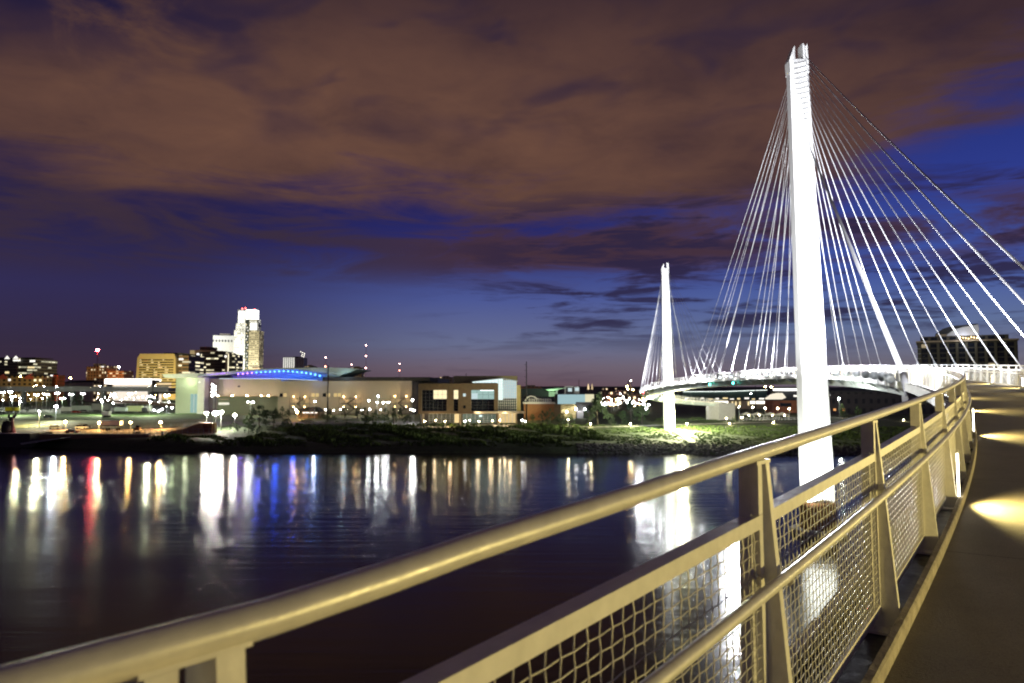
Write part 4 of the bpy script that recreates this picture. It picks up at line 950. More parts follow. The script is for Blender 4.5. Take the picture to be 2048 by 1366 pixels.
b.box('wall', mat('dark_green_cladding', (.05, .06, .05), .6), 1043, 1098, 777, 830, 4, None, None, True); b.poly('canopy', mat('pale_green_soffit', (.52, .62, .48), .6), [(1090, 778.5), (1130, 775.5), (1136, 774.5), (1112, 780.5), (1098, 783)], -6, 20)
b.win(em('green_window', (.55, .95, .5), .5), 1098, 1112, 783.5, 793, 3); b.box('pier', white_c, 1112.4, 1115.4, 781, 810, 0, 3)
light('canopy_light', 'POINT', at(1104, 788, 410), 1800, (.5, 1.0, .5), None, .3)
b = Bld('screen_building', 'flat building with a wide pale blue lit wall panel above a brown base', 'building', 1115, 1206, 345, 24)
b.box('wall', brick_b, 1105, 1150, 808.2, 842, -2, None, None, True); b.box('lit_panel', em('panel_glow', (.56, .84, .88), .62), 1115.4, 1170, 789, 808, -.5, -.1); b.box('wall', dark_c, 1115, 1170, 788.4, 841, 0, None, None, True)
b.box('lit_panel', em('panel_glow_y', (1, .93, .62), .8), 1170.4, 1188, 788.5, 806, 0, .4); b.box('wing', mat('yellow_render', (.32, .26, .12), .85), 1120, 1151, 808.4, 842, -2.6, -2.05)
b.box('garage', dark_c, 1151.4, 1186, 804, 842, -3, 10, None, True); b.box('garage_door', mat('grey_door', (.42, .42, .48), .6), 1152.5, 1165, 821, 836, -3.3, -3.02)
for px, py in ((1150.5, 818), (1168, 818), (1132, 823)): MB().ball((b.X(px), -3.8, b.Z(py)), .25).build('wall_lamp', em_lamp_w, b.o); light('wall_lamp', 'POINT', at(px, py + .5, 340), 260, (1, .93, .7), None, .2)
b = Bld('warehouse', 'grey flat roofed warehouse with lit upper frames behind the pale blue panel', 'building', 1128, 1160, 480, 20)
b.box('wall', dark_c, 1130, 1147, 773, 800, 0, None, None, True); b.box('frame', white_c, 1129, 1131, 773, 790, -1, 0); b.box('frame', white_c, 1131.2, 1147, 772.4, 774.5, -1, 0); b.win(em_win_c, 1136, 1144, 776, 783, 0); b.win(em_win_c, 1150, 1158, 775, 782, 0)
b.box('wing', concrete, 1148.3, 1159, 773, 800, .5, 15, None, True)
# far brick quarter seen beyond the lot
for i, (px0, px1, pt, Y) in enumerate([(1205, 1232, 783, 760), (1230, 1262, 780, 880), (1258, 1290, 785, 700), (1208, 1250, 776, 1100), (1252, 1300, 778, 1150)]):
    b = Bld('brick_building', ['low brick block nearest the cone shaped tree in the lamplit quarter', 'middle brick block in the lamplit quarter', 'brick block nearest the bridge tip in the lamplit quarter', 'farther brick block at the left of the lamplit quarter', 'farther brick block at the right of the lamplit quarter'][i], 'building', px0, px1, Y, 20)
    b.box('wall', facade('quarter%d' % i, (.24, .09, .05), (1, .75, .45), 4.5, 4.2, .25, 1.6, (.25, .75), (.25, .75), (.04, .02, .015), 20. + i), px0, px1, pt, 810, 0, None, None, True); b.box('roof', roof_d, px0 + 2, px1 - 2, pt - 1.5, pt - .05, 2, 16)
b = Bld('lattice_tower', 'lamp hung lattice tower just left of the bridge tip', 'tower', 1256, 1264, 520, 3)
for px in (1257, 1262): b.box('tower_leg', dark_metal, px, px + .9, 762, 830, 0, .4, None, True); b.box('tower_leg', dark_metal, px, px + .9, 762, 830, 2, 2.4, None, True)
for j in range(9): b.box('tower_brace', dark_metal, 1257, 1262.9, 764 + j * 6, 764.8 + j * 6, -.1, .05)
for px, py in ((1254, 773), (1255.5, 778), (1266, 779)): MB().ball((b.X(px), -.6, b.Z(py)), .42).build('tower_lamp', em_lamp_o, b.o)
MB().ball((b.X(1262.5), 1, b.Z(761.5)), .4).build('beacon', em('pale_beacon', (1, .8, .7), 30), b.o)
for i, (px, lb) in enumerate([(1177, 'left of the two thin floodlit spires on the far ridge'), (1184.5, 'right of the two thin floodlit spires on the far ridge')]):
    b = Bld('church_spire', lb, 'spire', px - 2, px + 2, 2200, 5)
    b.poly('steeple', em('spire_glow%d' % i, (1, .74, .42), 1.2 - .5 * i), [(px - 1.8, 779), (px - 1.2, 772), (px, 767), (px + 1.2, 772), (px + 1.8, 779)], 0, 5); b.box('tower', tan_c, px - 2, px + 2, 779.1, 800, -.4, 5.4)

# -- beyond the span: venue, kiosk, fence, red brick shed
b = Bld('venue', 'long dark hall with a thin white line of light along its roof, under the span', 'building', 1365, 1536, 640, 40)
b.box('wall', mat('dark_teal_cladding', (.06, .10, .09), .6), 1366, 1534, 783.5, 830, 0, None, None, True); b.poly('roof_light_line', em('roof_line_glow', (.9, 1.0, .92), 2.2), [(1366, 783.8), (1366, 782.8), (1450, 782.4), (1534, 779.6), (1534, 780.6), (1450, 783.3)], -1.2, -.2)
for i in range(9): b.win(em_win_y if i % 2 else em_win_w, 1402 + i * 14.5, 1408 + i * 14.5 + (i * 3) % 5, 795 + (i * 2) % 3, 798 + (i * 2) % 3, -.1)
b = Bld('shop_row', 'row of bright white lit shop fronts under the middle of the span', 'building', 1425, 1545, 520, 16)
for a, c in ((1428, 1456), (1500, 1532)): b.win(em('shop_glow', (1, .96, .85), 2.0), a, c, 802, 807.5, -.3, 'lit_sign')
b.box('wall', tan_c, 1426, 1544, 801, 830, 0, None, None, True); b.box('roof', roof_d, 1426, 1544, 799.6, 800.9, -1, 14)
for px in (1463, 1470, 1478, 1495): b.win(em_win_y, px, px + 3, 803, 811, -.2)
b = Bld('kiosk', 'glaring white lit canopy building left of the tall pylon under the span', 'building', 1545, 1603, 470, 20)
b.box('canopy', em('kiosk_glow', (1, .98, .92), 2.6), 1562, 1595, 777, 781.5, -2, 14); b.poly('tent', em('tent_glow', (1, .90, .72), 1.0), [(1538, 797), (1550, 789), (1562, 786), (1569, 795), (1560, 799), (1540, 799)], -3, 8)
b.box('wall', dark_c, 1562, 1604, 782, 830, 0, None, None, True); b.win(em_win_w, 1587, 1602, 790, 793.5, -.2); b.box('annex', brick_r, 1546, 1562, 800, 830, -4, 10, None, True)
b = Bld('brick_shed', 'long low dark red brick shed left of the tall pylon', 'building', 1545, 1612, 420, 14)
b.box('wall', brick_r, 1546, 1612, 801, 832, 0, None, None, True); b.box('roof', roof_d, 1545, 1612, 799.4, 800.9, -.5, 14); b.win(win_dk, 1560, 1582, 806, 813, -.1)
b = Bld('condominium', 'dark apartment tower with a curved pale penthouse roof behind the cables at right', 'building', 1856, 2016, 420, 34, R(-29))
b.box('wall', mat('condo_render', (.05, .045, .036), .8, 0, .1, .4), 1861, 2012, 683, 830, .3, None, None, True)
for i in range(11): b.box('pier', mat('condo_pier', (.085, .075, .05), .8), 1863 + i * 14.4, 1866.6 + i * 14.4, 684, 830, -.5, .25)
for r_ in range(5):
    for i in range(10):
        a = 1867.4 + i * 14.4; lit_ = (i * 7 + r_ * 5) % 23 == 0
        b.win(em('condo_lit', (1, .8, .5), .35) if lit_ else win_dk, a, a + 9.6, 686.5 + r_ * 10, 693.8 + r_ * 10, .3)
    b.box('balcony', steel_grey, 1856, 1866, 695.2 + r_ * 10, 696.2 + r_ * 10, -2.2, -.6)
b.box('cornice', tan_c, 1859, 2014, 680, 682.9, -1.2, 34); b.box('top_storey', mat('condo_top', (.07, .06, .045), .8), 1866, 2000, 670.5, 679.9, 2, 30)
for i in range(9): b.win(win_dk, 1868 + i * 14.5, 1878 + i * 14.5, 672.5, 678.5, 2)
b.box('lit_lounge', em('lounge_glow', (1, .72, .35), .28), 1926, 1956, 673, 679.6, 1.5, 1.8)
for i in range(7): MB().ball((b.X(1928 + i * 4.2), 1.2, b.Z(674 + (i * 5) % 4)), .22).build('lounge_lamp', em('lounge_lamp_glow', (1, .75, .4), 12), b.o)
b.poly('penthouse', mat('pale_metal_shell', (.58, .58, .60), .4, .3, .08, .5), [(1908, 670.4), (1908, 667), (1918, 658), (1933, 652.5), (1957, 648), (1957, 670.4)], 6, 24)
b.poly('penthouse_roof', roof_d, [(1890, 665.5), (1902, 655), (1916, 650), (1932, 649), (1956, 647), (1956, 647.8), (1932, 652), (1918, 657), (1907, 665.5)], 4, 26); b.box('penthouse_wall', tan_c, 1891, 1907.5, 666, 670.4, 6, 20)
light('penthouse_light', 'POINT', at(1930, 668, 415), 2600, (.85, .88, 1.0), None, .3); light('penthouse_light', 'POINT', at(1945, 666, 415), 400, (1, .85, .6), None, .2)
b = Bld('townhouse_row', 'long dark brick terrace under the span right of the tall pylon', 'building', 1660, 1870, 400, 22)
b.box('wall', facade('terrace_dark', (.045, .038, .04), (1, .7, .35), 4, 5, .04, .8, (.3, .7), (.25, .75), (.012, .012, .016), 31.), 1662, 1870, 784, 832, 0, None, None, True); b.box('roof', roof_d, 1661, 1870, 781.5, 783.9, -.6, 22)
for px in (1666, 1684): b.win(em('porch_glow', (1, .45, .15), .9), px, px + 5, 817, 821.5, -.2)

# -- raised road, walkway, quay at the left
b = Bld('raised_road', 'raised concrete road on piers crossing the left of the far bank', 'viaduct', -300, 336, 600, 14)
b.box('deck', concrete, -300, 336, 775.5, 783, 0, 14); b.box('parapet', concrete, -300, 336, 773, 775.4, 0, .4); b.box('ramp', dark_c, 302, 336, 783.2, 788, 1, 13)
for px in (-150, -60, 35, 135, 195, 290): b.box('pier', concrete, px, px + 5, 783.1, 830, 4, 8, None, True)
b = Bld('footbridge', 'low dark ramped walkway sloping down to the arena entrance', 'footbridge', 235, 420, 420, 4)
b.poly('deck', mat('dark_red_steel', (.10, .055, .05), .7), [(200, 803), (200, 800.5), (300, 803), (370, 809), (412, 813), (412, 824), (372, 822), (366, 816), (300, 809)], 0, 4)
b.poly('handrail', steel_grey, [(240, 798.5), (240, 798), (330, 797), (395, 807.5), (395, 808.3), (330, 797.8)], 0, .2)
for i in range(12): px = 250 + i * 12; b.box('rail_post', steel_grey, px, px + .5, 798 + max(0, px - 330) * .15, 812 + max(0, px - 340) * .12, 0, .2)
b = Bld('gate_house', 'little red roofed gate shelter at the foot of the walkway', 'shelter', 396, 414, 415, 5)
b.box('wall', brick_r, 398, 412, 809.5, 830, 0, None, None, True); b.poly('roof', mat('red_roof', (.25, .08, .07), .7), [(395, 809.8), (402, 805), (408, 805), (415, 809.8)], -1, 6)
b = Bld('quay_wall', 'dark stone quay wall at the water edge in the far left', 'quay wall', -200, 63, 251, 12, z=-1)
b.box('wall', mat('dark_quay_stone', (.05, .045, .042), .9, 0, .3, .8, .2), -260, 63, 868, 905, 0, None, None, True); b.box('coping', concrete, -260, 63.5, 866.8, 867.9, -.2, 11)
b = Bld('retaining_wall', 'long brown retaining wall between the quay and the dark bank', 'retaining wall', 63, 430, 256, 1.2, z=0)
b.box('wall', mat('brown_wall', (.20, .11, .06), .9, 0, .2, .5), 64, 300, 869, 886, 0, None, None, True); b.box('coping', pave_pale, 64, 300, 867.8, 868.9, -.15, 1.3)
b.poly('landing_stage', pave_pale, [(66, 884), (92, 880), (145, 873.5), (145, 875), (95, 883), (70, 887)], -6, -.2)
# statue on the quay: worker tipping a ladle
p = at(18, 867, 256); st_ = thing('statue', 'dark bronze statue of a stooped figure with a raised claw on the quay', 'statue', p)
bronze = mat('dark_bronze', (.03, .024, .024), .5, .4, .2, 2)
sb = MB(); sb.lathe([(1.6, 0), (1.9, 1.5), (1.7, 3.0), (.9, 3.9), (.5, 4.2)], 10, (-.6, 0)); sb.ball((-.9, 0, 3.1), 1.35, 10, 7); sb.tube([(-1.6, .2, 2.8), (-2.3, .2, 1.5), (-2.2, 0, 0)], [.6, .5, .4], 8); sb.build('body', bronze, st_, True)
MB().tube([(1.9, 0, -.1), (1.2, 0, 2.6), (.9, 0, 4.6), (1.4, 0, 6.2)], [.6, .5, .42, .3], 8).build('ladle_arm', mat('pink_lit_bronze', (.28, .13, .12), .5, .3), st_, True)  # pink light on the column put into the bronze colour
MB().tube([(.9, 0, 4.6), (-.3, 0, 5.6), (-.2, 0, 6.6)], [.45, .4, .2], 8).tube([(1.3, 0, 5.4), (2.2, 0, 6.4), (1.9, 0, 7.4)], [.4, .3, .12], 8).ball((.6, 0, 4.9), .75, 8, 6).build('claw', bronze, st_, True)
MB().box(-2.9, 2.9, -1.4, 1.4, -.6, -.005).build('plinth', concrete, st_)
light('statue_light', 'POINT', p + Vector((3.2, -1.5, .8)), 60, (1, .5, .45), None, .2)

# wire fences and stairs on the landing
def fence(label, px0, px1, Y0, Y1, h, n, m=dark_metal, name='wire_fence'):
    xa, xb = at(px0, 800, Y0).x, at(px1, 800, Y1).x; t_ = thing(name, label, 'fence', (xa, Y0, gz(xa, Y0)))
    P = [Vector((xa + (xb - xa) * i / n, Y0 + (Y1 - Y0) * i / n, 0)) for i in range(n + 1)]
    P = [Vector((q.x - xa, q.y - Y0, gz(q.x, q.y) - gz(xa, Y0))) for q in P]
    for q in P: MB().tube([q, q + Vector((0, 0, h))], .06, 5).build('post', m, t_)
    for f in (.45, .98): MB().tube([q + Vector((0, 0, h * f)) for q in P], .045, 4).build('rail', m, t_)
fence('long wire fence along the edge of the dirt landing', 66, 430, 259, 262, 2.1, 34, steel_grey)
fence('rail fence behind the parked cars on the landing', 60, 410, 296, 298, 1.3, 26, steel_grey)
fence('white fence before the little lit tents under the span', 1486, 1600, 322, 330, 1.2, 18, white_paint, 'picket_fence')
b = Bld('stairs', 'zigzag lit stair rails climbing the landing at the end of the fence', 'stairs', 320, 430, 268, 3)
b.poly('stair_flank', mat('orange_stone', (.34, .19, .10), .85), [(320, 871), (345, 862), (366, 858), (380, 853), (400, 846), (430, 846), (430, 872)], 0, 2)
b.poly('handrail', pave_pale, [(318, 868), (345, 859.5), (366, 855.5), (380, 850), (398, 843.5), (430, 843), (430, 843.6), (398, 844.2), (380, 850.8), (366, 856.3), (345, 860.3)], -.2, 0)
b.box('gate_pier', brick_r, 411, 428, 846, 868, -1.5, -.01)
for i, px in enumerate((1493, 1514, 1540, 1564)):
    p = at(px, 800, 334); z = gz(p.x, 334); t_ = thing('market_tent', 'small pale lit tent in the row behind the white fence', 'tent', (p.x, 334, z), 0, 'tents behind the white fence')
    MB().add([(-2.4, -2.4, 2.3), (2.4, -2.4, 2.3), (2.4, 2.4, 2.3), (-2.4, 2.4, 2.3), (0, 0, 3.5)], [(0, 1, 4), (1, 2, 4), (2, 3, 4), (3, 0, 4), (3, 2, 1, 0)]).build('roof', mat('tent_canvas', (.7, .66, .58), .7), t_)
    for a in (-2.2, 2.2):
        for c_ in (-2.2, 2.2): MB().box(a - .05, a + .05, c_ - .05, c_ + .05, 0, 2.29).build('tent_leg', white_paint, t_)
    MB().ball((0, -2.6, 2.2), .16).build('lamp', em_lamp_y, t_)

# ------------------------------------------------------------------ poles, masts, lamps
def pole(px, pytop, Y, label, group=None, r=.16, m=dark_metal, arms=0, name='utility_pole'):
    x = at(px, 800, Y).x; z = gz(x, Y); h = at(px, pytop, Y).z - z
    t_ = thing(name, label, 'pole', (x, Y, z - .2), 0, group)
    MB().tube([(0, 0, 0), (0, 0, h)], [r * 1.4, r * .8], 8).build('shaft', m, t_, True)
    for k in range(arms): MB().box(-1.0, 0, -.06, .06, h - 1.5 - 2.6 * k, h - 1.35 - 2.6 * k).build('cross_arm', m, t_)
    return t_
pole(655.5, 728, 318, 'tall dark pole standing before the middle of the arena', r=.24)
pole(1053, 722, 330, 'tall dark pole with side arms right of the glass fronted building', r=.22, arms=5)
pole(1511, 720, 430, 'tall dark pole rising behind the bridge deck left of the tall pylon', r=.18)
pole(305, 735, 500, 'thin dark pole before the yellow office block', r=.16)
pole(81, 806, 300, 'slim dark pole on the dry meadow at the left', r=.09)
pole(431, 770, 300, 'dark pole beside the stacked mast lamps', r=.14)
def mast(px, pytop, Y, label, lamps, col=None):
    x = at(px, 800, Y).x; z = gz(x, Y); h = at(px, pytop, Y).z - z; t_ = thing('radio_mast', label, 'mast', (x, Y, z))
    w = .9; mb = MB()
    for sx_, sy_ in ((-w, -w), (w, -w), (0, w)): mb.tube([(sx_, sy_, 0), (sx_ * .6, sy_ * .6, h)], .14, 4)
    for k in range(14): q = 1 - .4 * k / 14; mb.tube([(-w * q, -w * q, h * k / 14), (w * q, -w * q, h * (k + 1) / 14)], .09, 4)
    mb.build('lattice', mat('mast_red', (.25, .07, .06), .6), t_)
    for py, rr, mm in lamps: MB().ball((0, -1.2, at(px, py, Y).z - z), rr, 8, 6).build('beacon', mm, t_)
    return t_
pinkb = em('pink_beacon', (1, .55, .5), 30)
mast(192.5, 700, 900, 'tall mast with a glowing red beacon above the tan block', [(700, 1.5, em('bright_red_beacon', (1, .08, .10), 420))])
mast(650, 715, 1900, 'short red mast with two beacons beside the tall dark pole', [(715, 1.2, pinkb), (733, 1.6, em('red_glow_beacon', (1, .3, .2), 20))])
mast(731, 690, 2100, 'tallest red mast right of the arena fin with three beacons', [(690.5, 1.5, pinkb), (712, 1.3, pinkb), (736, 1.5, pinkb)])
mast(798.5, 727, 2300, 'small red mast beyond the arena flat roof', [(727.5, 1.1, pinkb), (741, 1.5, em('red_glow_beacon', (1, .3, .2), 20))])
mast(702.5, 729, 2400, 'faint mast behind the square tan block', [(729, 1.2, pinkb)])
mast(1158, 760, 1500, 'thin lattice mast above the warehouse roofs', [])
# street lamps: one of each kind, then copies
def lamp_parts(m, r, glow, two=False):
    hd = MB().ball((0, 0, 0), r, 8, 6, .75)
    return hd.mesh('lamp_head', glow)
shaft_me = MB().tube([(0, 0, 0), (0, 0, 1)], [1, .7], 6).mesh('shaft', steel_grey, True)
arm_me = MB().box(-1, 1, -.06, .06, -.05, .05).mesh('arm', steel_grey)
HEAD = {}
def lamp(px, py, Y, label, group=None, glow='w', r=.35, dbl=False, pt=0, col=(1, 1, 1), name='street_lamp', cat='street lamp'):
    x = at(px, 800, Y).x; z = gz(x, Y); h = max(.6, at(px, py, Y).z - z)
    t_ = thing(name, label, cat, (x, Y, z - .1), 0, group)
    link('shaft', shaft_me, t_, None, None, (.09, .09, h))
    gm_ = {'w': em_lamp_w, 'y': em_lamp_y, 'o': em_lamp_o, 'f': em('flood_white', (1, .95, .82), 650), 'fo': em('flood_orange', (1, .62, .24), 500)}[glow]
    k = (glow, r)
    if k not in HEAD: HEAD[k] = MB().ball((0, 0, 0), r, 7, 5, .7).mesh('lamp_head', gm_)
    if dbl:
        link('arm', arm_me, t_, (0, 0, h))
        for sgn in (-1, 1): link('lamp_head', HEAD[k], t_, (sgn * 1.1, -.1, h - .1))
    else: link('lamp_head', HEAD[k], t_, (0, -.1, h))
    if pt: light('lamp_light', 'POINT', (x, Y - .8, z + h - .2), pt, col, None, .3)
    return t_
G1 = 'twin headed lamps in the left car park'
for px, py, Y in [(26, 792, 470), (73, 789, 470), (93, 788, 480), (114, 786, 500), (142, 788, 500), (165, 787, 520), (125, 796, 450), (5, 784, 540), (20, 783, 560), (260, 787, 520), (334, 790, 430), (300, 792, 520), (226, 788, 540)]:
    lamp(px, py, Y, 'twin headed white lamp in the car park below the raised road', G1, 'w', .42, True, pt=9e3, col=(.90, 1.0, .74), name='car_park_lamp')
for px, lb in ((205, 'tall lamp added to light the lawn behind the small white van like trailer'), (300, 'tall lamp added to light the lawn at the right end of the trailers'), (40, 'tall lamp added to light the lawn right of the yellow trailer')):
    lamp(px, 803, 385, lb, None, 'w', .4, False, pt=2.2e4, col=(.92, 1.0, .62), name='lawn_fill_lamp')  # invented lamps that brighten the dim lawn
G2 = 'small white lamps under the raised road'
for i, (px, py, Y) in enumerate([(6, 800, 500), (24, 800, 520), (40, 796, 560), (62, 798, 560), (85, 797, 520), (203, 799, 470), (210, 794, 520), (216, 800, 480), (222, 791, 560), (232, 793, 560), (243, 800, 500), (252, 797, 520), (268, 798, 520), (276, 795, 540), (285, 794, 560), (293, 796, 520), (308, 795, 540), (317, 804, 470), (338, 803, 430), (358, 802, 425), (325, 818, 425), (334, 812, 430), (309, 820, 430), (318, 822, 430), (213, 808, 460), (226, 806, 470), (345, 815, 425)]):
    lamp(px, py, Y, 'small white lamp in the crowded row under the raised road', G2, 'w', .26 + .08 * (i % 3))
lamp(39, 752, 620, 'orange sodium lamp before the yellow apartment block', None, 'o', .6)
lamp(139.5, 756, 640, 'pale orange lamp on a tall post beside the low hall', None, 'o', .6)
for px, lb in ((87, 'white lamp on the raised road left of the brick building'), (112, 'white lamp on the raised road right of the brick building'), (199, 'white lamp on the raised road below the tan block')): lamp(px, 773, 610, lb, None, 'w', .5)
lamp(113, 812, 330, 'starry blue white floodlight on the lawn beside the white trailers', None, 'w', .6, pt=2.0e4, col=(.8, .9, 1.0))
lamp(80, 822, 310, 'small white lamp on the slim dark pole of the meadow', None, 'w', .3, pt=2.2e4, col=(1, .92, .5))
lamp(133, 843, 285, 'glaring orange floodlight left of the white car on the landing', None, 'fo', .42, pt=5.5e3, col=(1, .62, .20))
lamp(200, 845, 285, 'glaring orange floodlight beside the white site cabin', None, 'fo', .42, pt=5.5e3, col=(1, .62, .20))
lamp(263, 844, 285, 'small orange lamp between the site cabin and the fence', None, 'o', .36, pt=3e3, col=(1, .62, .22))
lamp(323, 844, 285, 'glaring orange floodlight before the zigzag stair rails', None, 'fo', .42, pt=5.5e3, col=(1, .60, .20))
lamp(414, 826, 275, 'left of the three glaring floodlights at the end of the landing', None, 'f', .62, pt=2.4e3, col=(1, .9, .66))
lamp(432, 826, 275, 'biggest of the three glaring floodlights at the end of the landing', None, 'f', 1.0, pt=6e3, col=(1, .84, .52))
lamp(443, 824, 276, 'right of the three glaring floodlights at the end of the landing', None, 'f', .7, pt=2.4e3, col=(1, .86, .55))
lamp(470.5, 830, 285, 'starry white floodlight between the glaring floodlights and the bank trees', None, 'f', .55, pt=2.5e3, col=(1, .98, .9))
t_ = pole(427.5, 768, 298, 'tall mast stacked with seven white lamps before the arena', r=.12, m=steel_grey, name='lamp_mast')
for i in range(7): MB().ball(((-.55, .5)[i % 2], -.3, t_.location.z * 0 + at(427, 769.5 + i * 3.6, 298).z - t_.location.z), .34, 8, 5).build('lamp_head', em('mast_white', (1, .98, .94), 50), t_)
for px, py, Y, lb, g_ in [(501.5, 803, 300, 'twin headed lamp on a pale post left of the bank trees', 'w'), (630, 802, 335, 'slim white lamp left of the middle arena stair tower', 'w'), (755, 804, 310, 'bright white lamp left of the right arena stair tower', 'w'), (772, 804, 310, 'twin headed lamp before the right arena stair tower', 'w'), (738, 801, 330, 'slim white lamp right of the middle arena stair tower', 'w'), (756, 792, 360, 'upper slim lamp before the arena wall', 'w'), (825, 800, 320, 'white lamp between arena and glass fronted building', 'w'), (828, 820, 305, 'low round white lamp at the left end of the glass fronted building', 'f')]:
    lamp(px, py, Y, lb, None, g_, .3, dbl='twin' in lb, pt=900 if g_ == 'w' else 1500, col=(.95, 1, .9))
G3 = 'small lamps along the foot of the arena wall'
for i, px in enumerate([592, 652, 668, 681, 695, 724, 740, 762, 798, 822]): lamp(px, 818 + (i % 3), 365, 'small white lamp along the foot of the arena wall', G3, 'w', .22)
lamp(595, 824, 340, 'orange lamp on the low brown hut before the arena', None, 'o', .5, pt=2500, col=(1, .45, .15))
for i, (px, py, Y, lb) in enumerate([(1136, 839, 286, 'glowing path lamp nearest the glass fronted building'), (1181, 847, 282, 'glowing path lamp below the cone shaped tree'), (1260, 847, 283, 'glowing path lamp below the left tip of the bridge'), (1373, 847, 288, 'glowing path lamp just right of the far pylon'), (1458, 846, 292, 'glowing path lamp in the middle of the lit bank'), (1546, 845, 298, 'glowing path lamp near the tall pylon'), (1806, 842, 320, 'glowing path lamp seen between the railing posts at right')]):
    lamp(px, py, Y, lb, None, 'y', .22, pt=420, col=(1, .85, .45), name='path_lamp', cat='path lamp')
G4 = 'lamps on the slope under the span'
for px, py, Y in [(1505, 814, 380), (1555, 816, 385), (1578, 817, 385), (1599, 818, 385), (1530, 816, 380)]: lamp(px, py, Y, 'warm lamp in the row on the slope left of the tall pylon', G4, 'y', .34, pt=500, col=(1, .85, .5))
lamp(1452, 836, 312, 'low warm lamp left of the tents', None, 'y', .25, pt=400, col=(1, .85, .5)); lamp(1483, 834, 318, 'low warm lamp beside the first tent', None, 'y', .25, pt=400, col=(1, .85, .5))
lamp(1478, 813, 310, 'tall pale lamp post left of the white fence', None, 'w', .2); lamp(1502, 787, 560, 'slim lamp post before the long dark hall', None, 'w', .35); lamp(1598, 795, 440, 'slim lamp post against the tall pylon', None, 'w', .25)
lamp(1678, 797, 352, 'white lamp post on the lawn just right of the tall pylon', None, 'w', .36, pt=2500, col=(.95, 1, .85))
for px, py, lb in ((1531, 773, 'left of the two orange lamps above the long dark hall'), (1543, 774, 'right of the two orange lamps above the long dark hall')): lamp(px, py, 900, lb, None, 'o', .9)
G5 = 'lamps crowded in the brick quarter left of the bridge tip'
r5 = random.Random(4)
for i in range(64):
    px = r5.uniform(1204, 1300); Y = r5.uniform(420, 1000); py = 815 - (Y - 420) / 580 * 30 + r5.uniform(-7, 3)
    if py < 781: py = 781 + r5.uniform(0, 8)
    lamp(px, py, Y, 'small bright lamp crowded among the brick blocks left of the bridge tip', G5, r5.choice('wwwyo'), r5.choice((.30, .38, .5)))
G6 = 'lamps scattered beyond the span'
for i in range(30):
    px = r5.uniform(1380, 1600); Y = r5.uniform(560, 1500); py = r5.uniform(784, 800); lamp(px, py, Y, 'tiny lamp scattered in the town seen beneath the span', G6, r5.choice('wyyo'), .26)
G7 = 'lamps scattered at the foot of the skyline'
for i in range(34):
    px = r5.uniform(-20, 335); Y = r5.uniform(620, 900); py = r5.uniform(770, 796); lamp(px, py, Y, 'tiny lamp at the foot of the skyline left of the arena', G7, r5.choice('wyyo'), .26)
G8 = 'glowing lamps in the terrace planting'
for px in (850, 872, 890, 930, 940, 958, 985, 1000, 1044, 1050): lamp(px, 840 + px % 4, 287, 'low glowing lamp in the planting before the glass fronted building', G8, 'y' if px % 3 else 'w', .17, pt=90, col=(1, .8, .45), name='garden_lamp', cat='garden lamp')
tl = em('traffic_green', (.1, 1.0, .8), 12)
for px, lb in ((1424.5, 'left of two hanging green signal lamps under the span'), (1470.5, 'right of two hanging green signal lamps under the span')):
    s_ = {1424.5: 200.5, 1470.5: 186.0}[px]; q = bp(s_, -.1, -1.0); t_ = thing('signal_lamp', lb, 'signal lamp', q)
    MB().tube([(0, 0, 0), (0, 0, .9)], .04, 6).build('hanger', steel_grey, t_); MB().lathe([(.12, -.5), (.2, -.45), (.2, -.05), (.12, 0)], 10).build('lens', tl, t_, True)
q = bp(262, -.5, -.8); t_ = thing('signal_lamp', 'red navigation lamp under the left tip of the bridge', 'signal lamp', q)
MB().lathe([(.14, -.4), (.22, -.35), (.22, 0), (.14, .05)], 10).build('lens', em('dim_red', (1, .08, .1), 18), t_, True); MB().tube([(0, 0, .05), (.3, 0, .6)], .04, 6).build('hanger', steel_grey, t_)

# ------------------------------------------------------------------ vehicles and site things
tyre = mat('tyre_rubber', (.02, .02, .02), .9)
def wheels(t_, xs, y, r=.34):
    for x in xs:
        for s_ in (-1, 1): MB().tube([(x, s_ * y - .1, r), (x, s_ * y + .1, r)], r, 12).build('wheel', tyre, t_, False)
def car(px, py, Y, label, m, rz=0., suv=False):
    x = at(px, 800, Y).x; t_ = thing('parked_car', label, 'car', (x, Y, gz(x, Y) + .12), rz); h = 1.0 if suv else .9
    MB().prism([(-2.2, .35), (2.2, .35), (2.25, .7), (1.9, h - .02), (1.0, h), (-2.0, h), (-2.25, .8)], -.85, .85).build('body', m, t_)
    MB().prism([(-1.9, h + .003), (1.05, h + .003), (.45, h + .55), (-1.5 if not suv else -1.85, h + .58)], -.74, .74).build('cabin', glass_dark, t_)
    MB().prism([(-1.5 if not suv else -1.85, h + .585), (.45, h + .556), (.4, h + .6), (-1.45, h + .63)], -.72, .72).build('roof', m, t_); wheels(t_, (-1.4, 1.4), .8)
redp = mat('red_car_paint', (.40, .03, .02), .3, 0, .05, 1, 0, .5); whp = mat('white_car_paint', (.70, .70, .68), .3, 0, .03, 1, 0, .5); grp = mat('dark_car_paint', (.04, .045, .06), .3, 0, .05, 1, 0, .5)
car(113, 844, 292, 'white saloon car left of the glaring orange floodlight', whp); car(166, 844, 292, 'white off road car on the landing between two floodlights', whp, 0, True); car(172, 842, 297, 'dark off road car half hidden behind the white one', grp, R(10), True)
car(146, 858, 270, 'red car on the dirt landing below the orange floodlight', redp, R(8)); car(99, 832, 352, 'dark saloon car alone on the green lawn', grp); car(5, 827, 400, 'dark car under the yellow trailer at the left edge', grp)
car(153, 821, 425, 'red car parked before the long pale trailer', redp); car(170, 821, 430, 'grey car parked right of the red car by the trailers', mat('grey_car_paint', (.25, .26, .26), .35), 0, True)
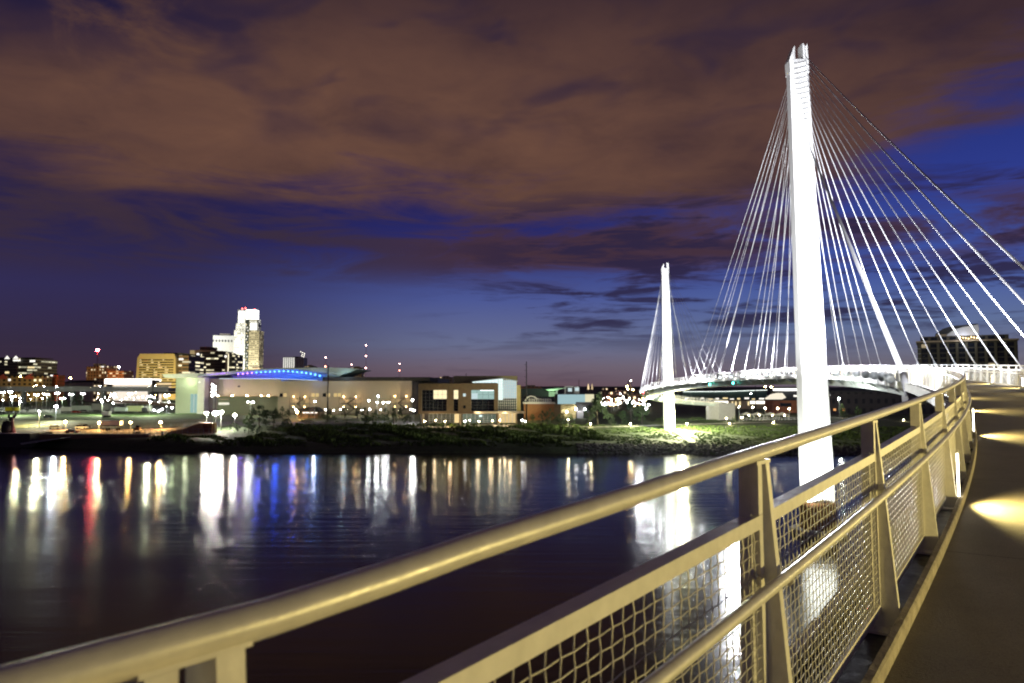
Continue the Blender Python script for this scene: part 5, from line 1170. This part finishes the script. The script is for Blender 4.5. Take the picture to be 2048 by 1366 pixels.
def trailer(px0, px1, py0, py1, Y, label, m, cab=False, name='lorry_trailer', cat='trailer'):
    x0, x1 = at(px0, 800, Y).x, at(px1, 800, Y).x; xc = (x0 + x1) / 2; z = gz(xc, Y); t_ = thing(name, label, cat, (xc, Y, z + .1)); w = (x1 - x0) / 2
    zb, zt = max(.9, at(px0, py1, Y).z - z), max(2.6, at(px0, py0, Y).z - z)
    MB().box(-w, w, 0, 2.5, zb, zt).build('box_body', m, t_); MB().box(-w * .95, w * .95, .3, 2.2, zb - .25, zb - .003).build('chassis', dark_metal, t_)
    for x in (-w * .7, -w * .7 + 1.2, w * .7): MB().tube([(x, .15, .45), (x, .45, .45)], .45, 12).tube([(x, 2.05, .45), (x, 2.35, .45)], .45, 12).build('wheel', tyre, t_)
    if cab: MB().prism([(w + .2, .6), (w + 2.4, .6), (w + 2.4, 1.8), (w + 1.8, 3.0), (w + .2, 3.0)], .1, 2.4).build('cab', grp, t_); MB().box(-w - .001 + 2 * w, w + .2, .4, 2.1, .75, .95).build('coupling', dark_metal, t_)
trailer(11, 36, 815, 822.5, 432, 'bright yellow lorry trailer at the far left of the lawn', mat('yellow_paint', (.72, .62, .03), .5), False)
trailer(122, 139, 814.5, 824, 428, 'short white trailer left of the long pale trailer', whp); trailer(143, 178, 812, 823, 440, 'long pale green white trailer behind the parked cars', mat('pale_green_paint', (.55, .62, .56), .5))
trailer(184, 218, 808, 824, 445, 'grey striped trailer in the middle of the row', mat('grey_panel', (.34, .34, .32), .6)); trailer(229, 253, 815, 824, 430, 'pale blue white tent sided trailer', mat('pale_blue_white', (.58, .68, .68), .6))
trailer(254, 283, 812, 824, 432, 'pale lime trailer with a tractor cab', mat('lime_white', (.66, .74, .42), .6), True); trailer(284, 301, 813, 823, 436, 'white trailer at the right end of the row', whp)
trailer(204, 218, 823, 831, 360, 'small white van like trailer alone on the lawn', whp); trailer(202, 241, 842, 851, 284, 'long white site cabin beside the orange floodlight', whp, name='site_cabin', cat='site cabin')
b = Bld('hut', 'low brown round roofed hut with a white light band before the arena', 'hut', 590, 640, 345, 8)
b.box('wall', brick_b, 594, 640, 823, 840, 0, None, None, True); b.poly('roof', roof_d, [(592, 823), (600, 817), (614, 814.5), (630, 815), (642, 823)], -.5, 8); b.win(em('hut_band', (1, .96, .9), 1.6), 606, 635, 824, 826.5, -.05, 'light_band')
b = Bld('loader', 'small orange skid loader parked on the landing', 'loader', 273, 280, 272, 2)
b.box('body', mat('orange_paint', (.55, .18, .03), .5), 271, 280, 855, 860, 0, 1.6); b.box('cab', glass_dark, 273, 278, 850.5, 854.95, .2, 1.4); b.box('bucket', dark_metal, 268.5, 270.8, 857.5, 862, 0, 1.6)
wheels(b.o, (b.X(272.5), b.X(278.5)), .8, .45)
p = at(325, 868, 261); t_ = thing('bollard', 'short dark bollard at the foot of the zigzag stairs', 'bollard', (p.x, 261, gz(p.x, 261)))
MB().lathe([(.3, -.1), (.28, .9), (.22, 1.0), (.34, 1.05), (.3, 1.4), (.1, 1.5)], 12).build('post', dark_metal, t_, True); MB().lathe([(.42, -.05), (.42, .06)], 12).build('base', concrete, t_)
# lamps that light their surroundings carry a light of their own: leave their small glowing globes out of the light sampling
for m in bpy.data.materials:
    m.cycles.emission_sampling = 'NONE'
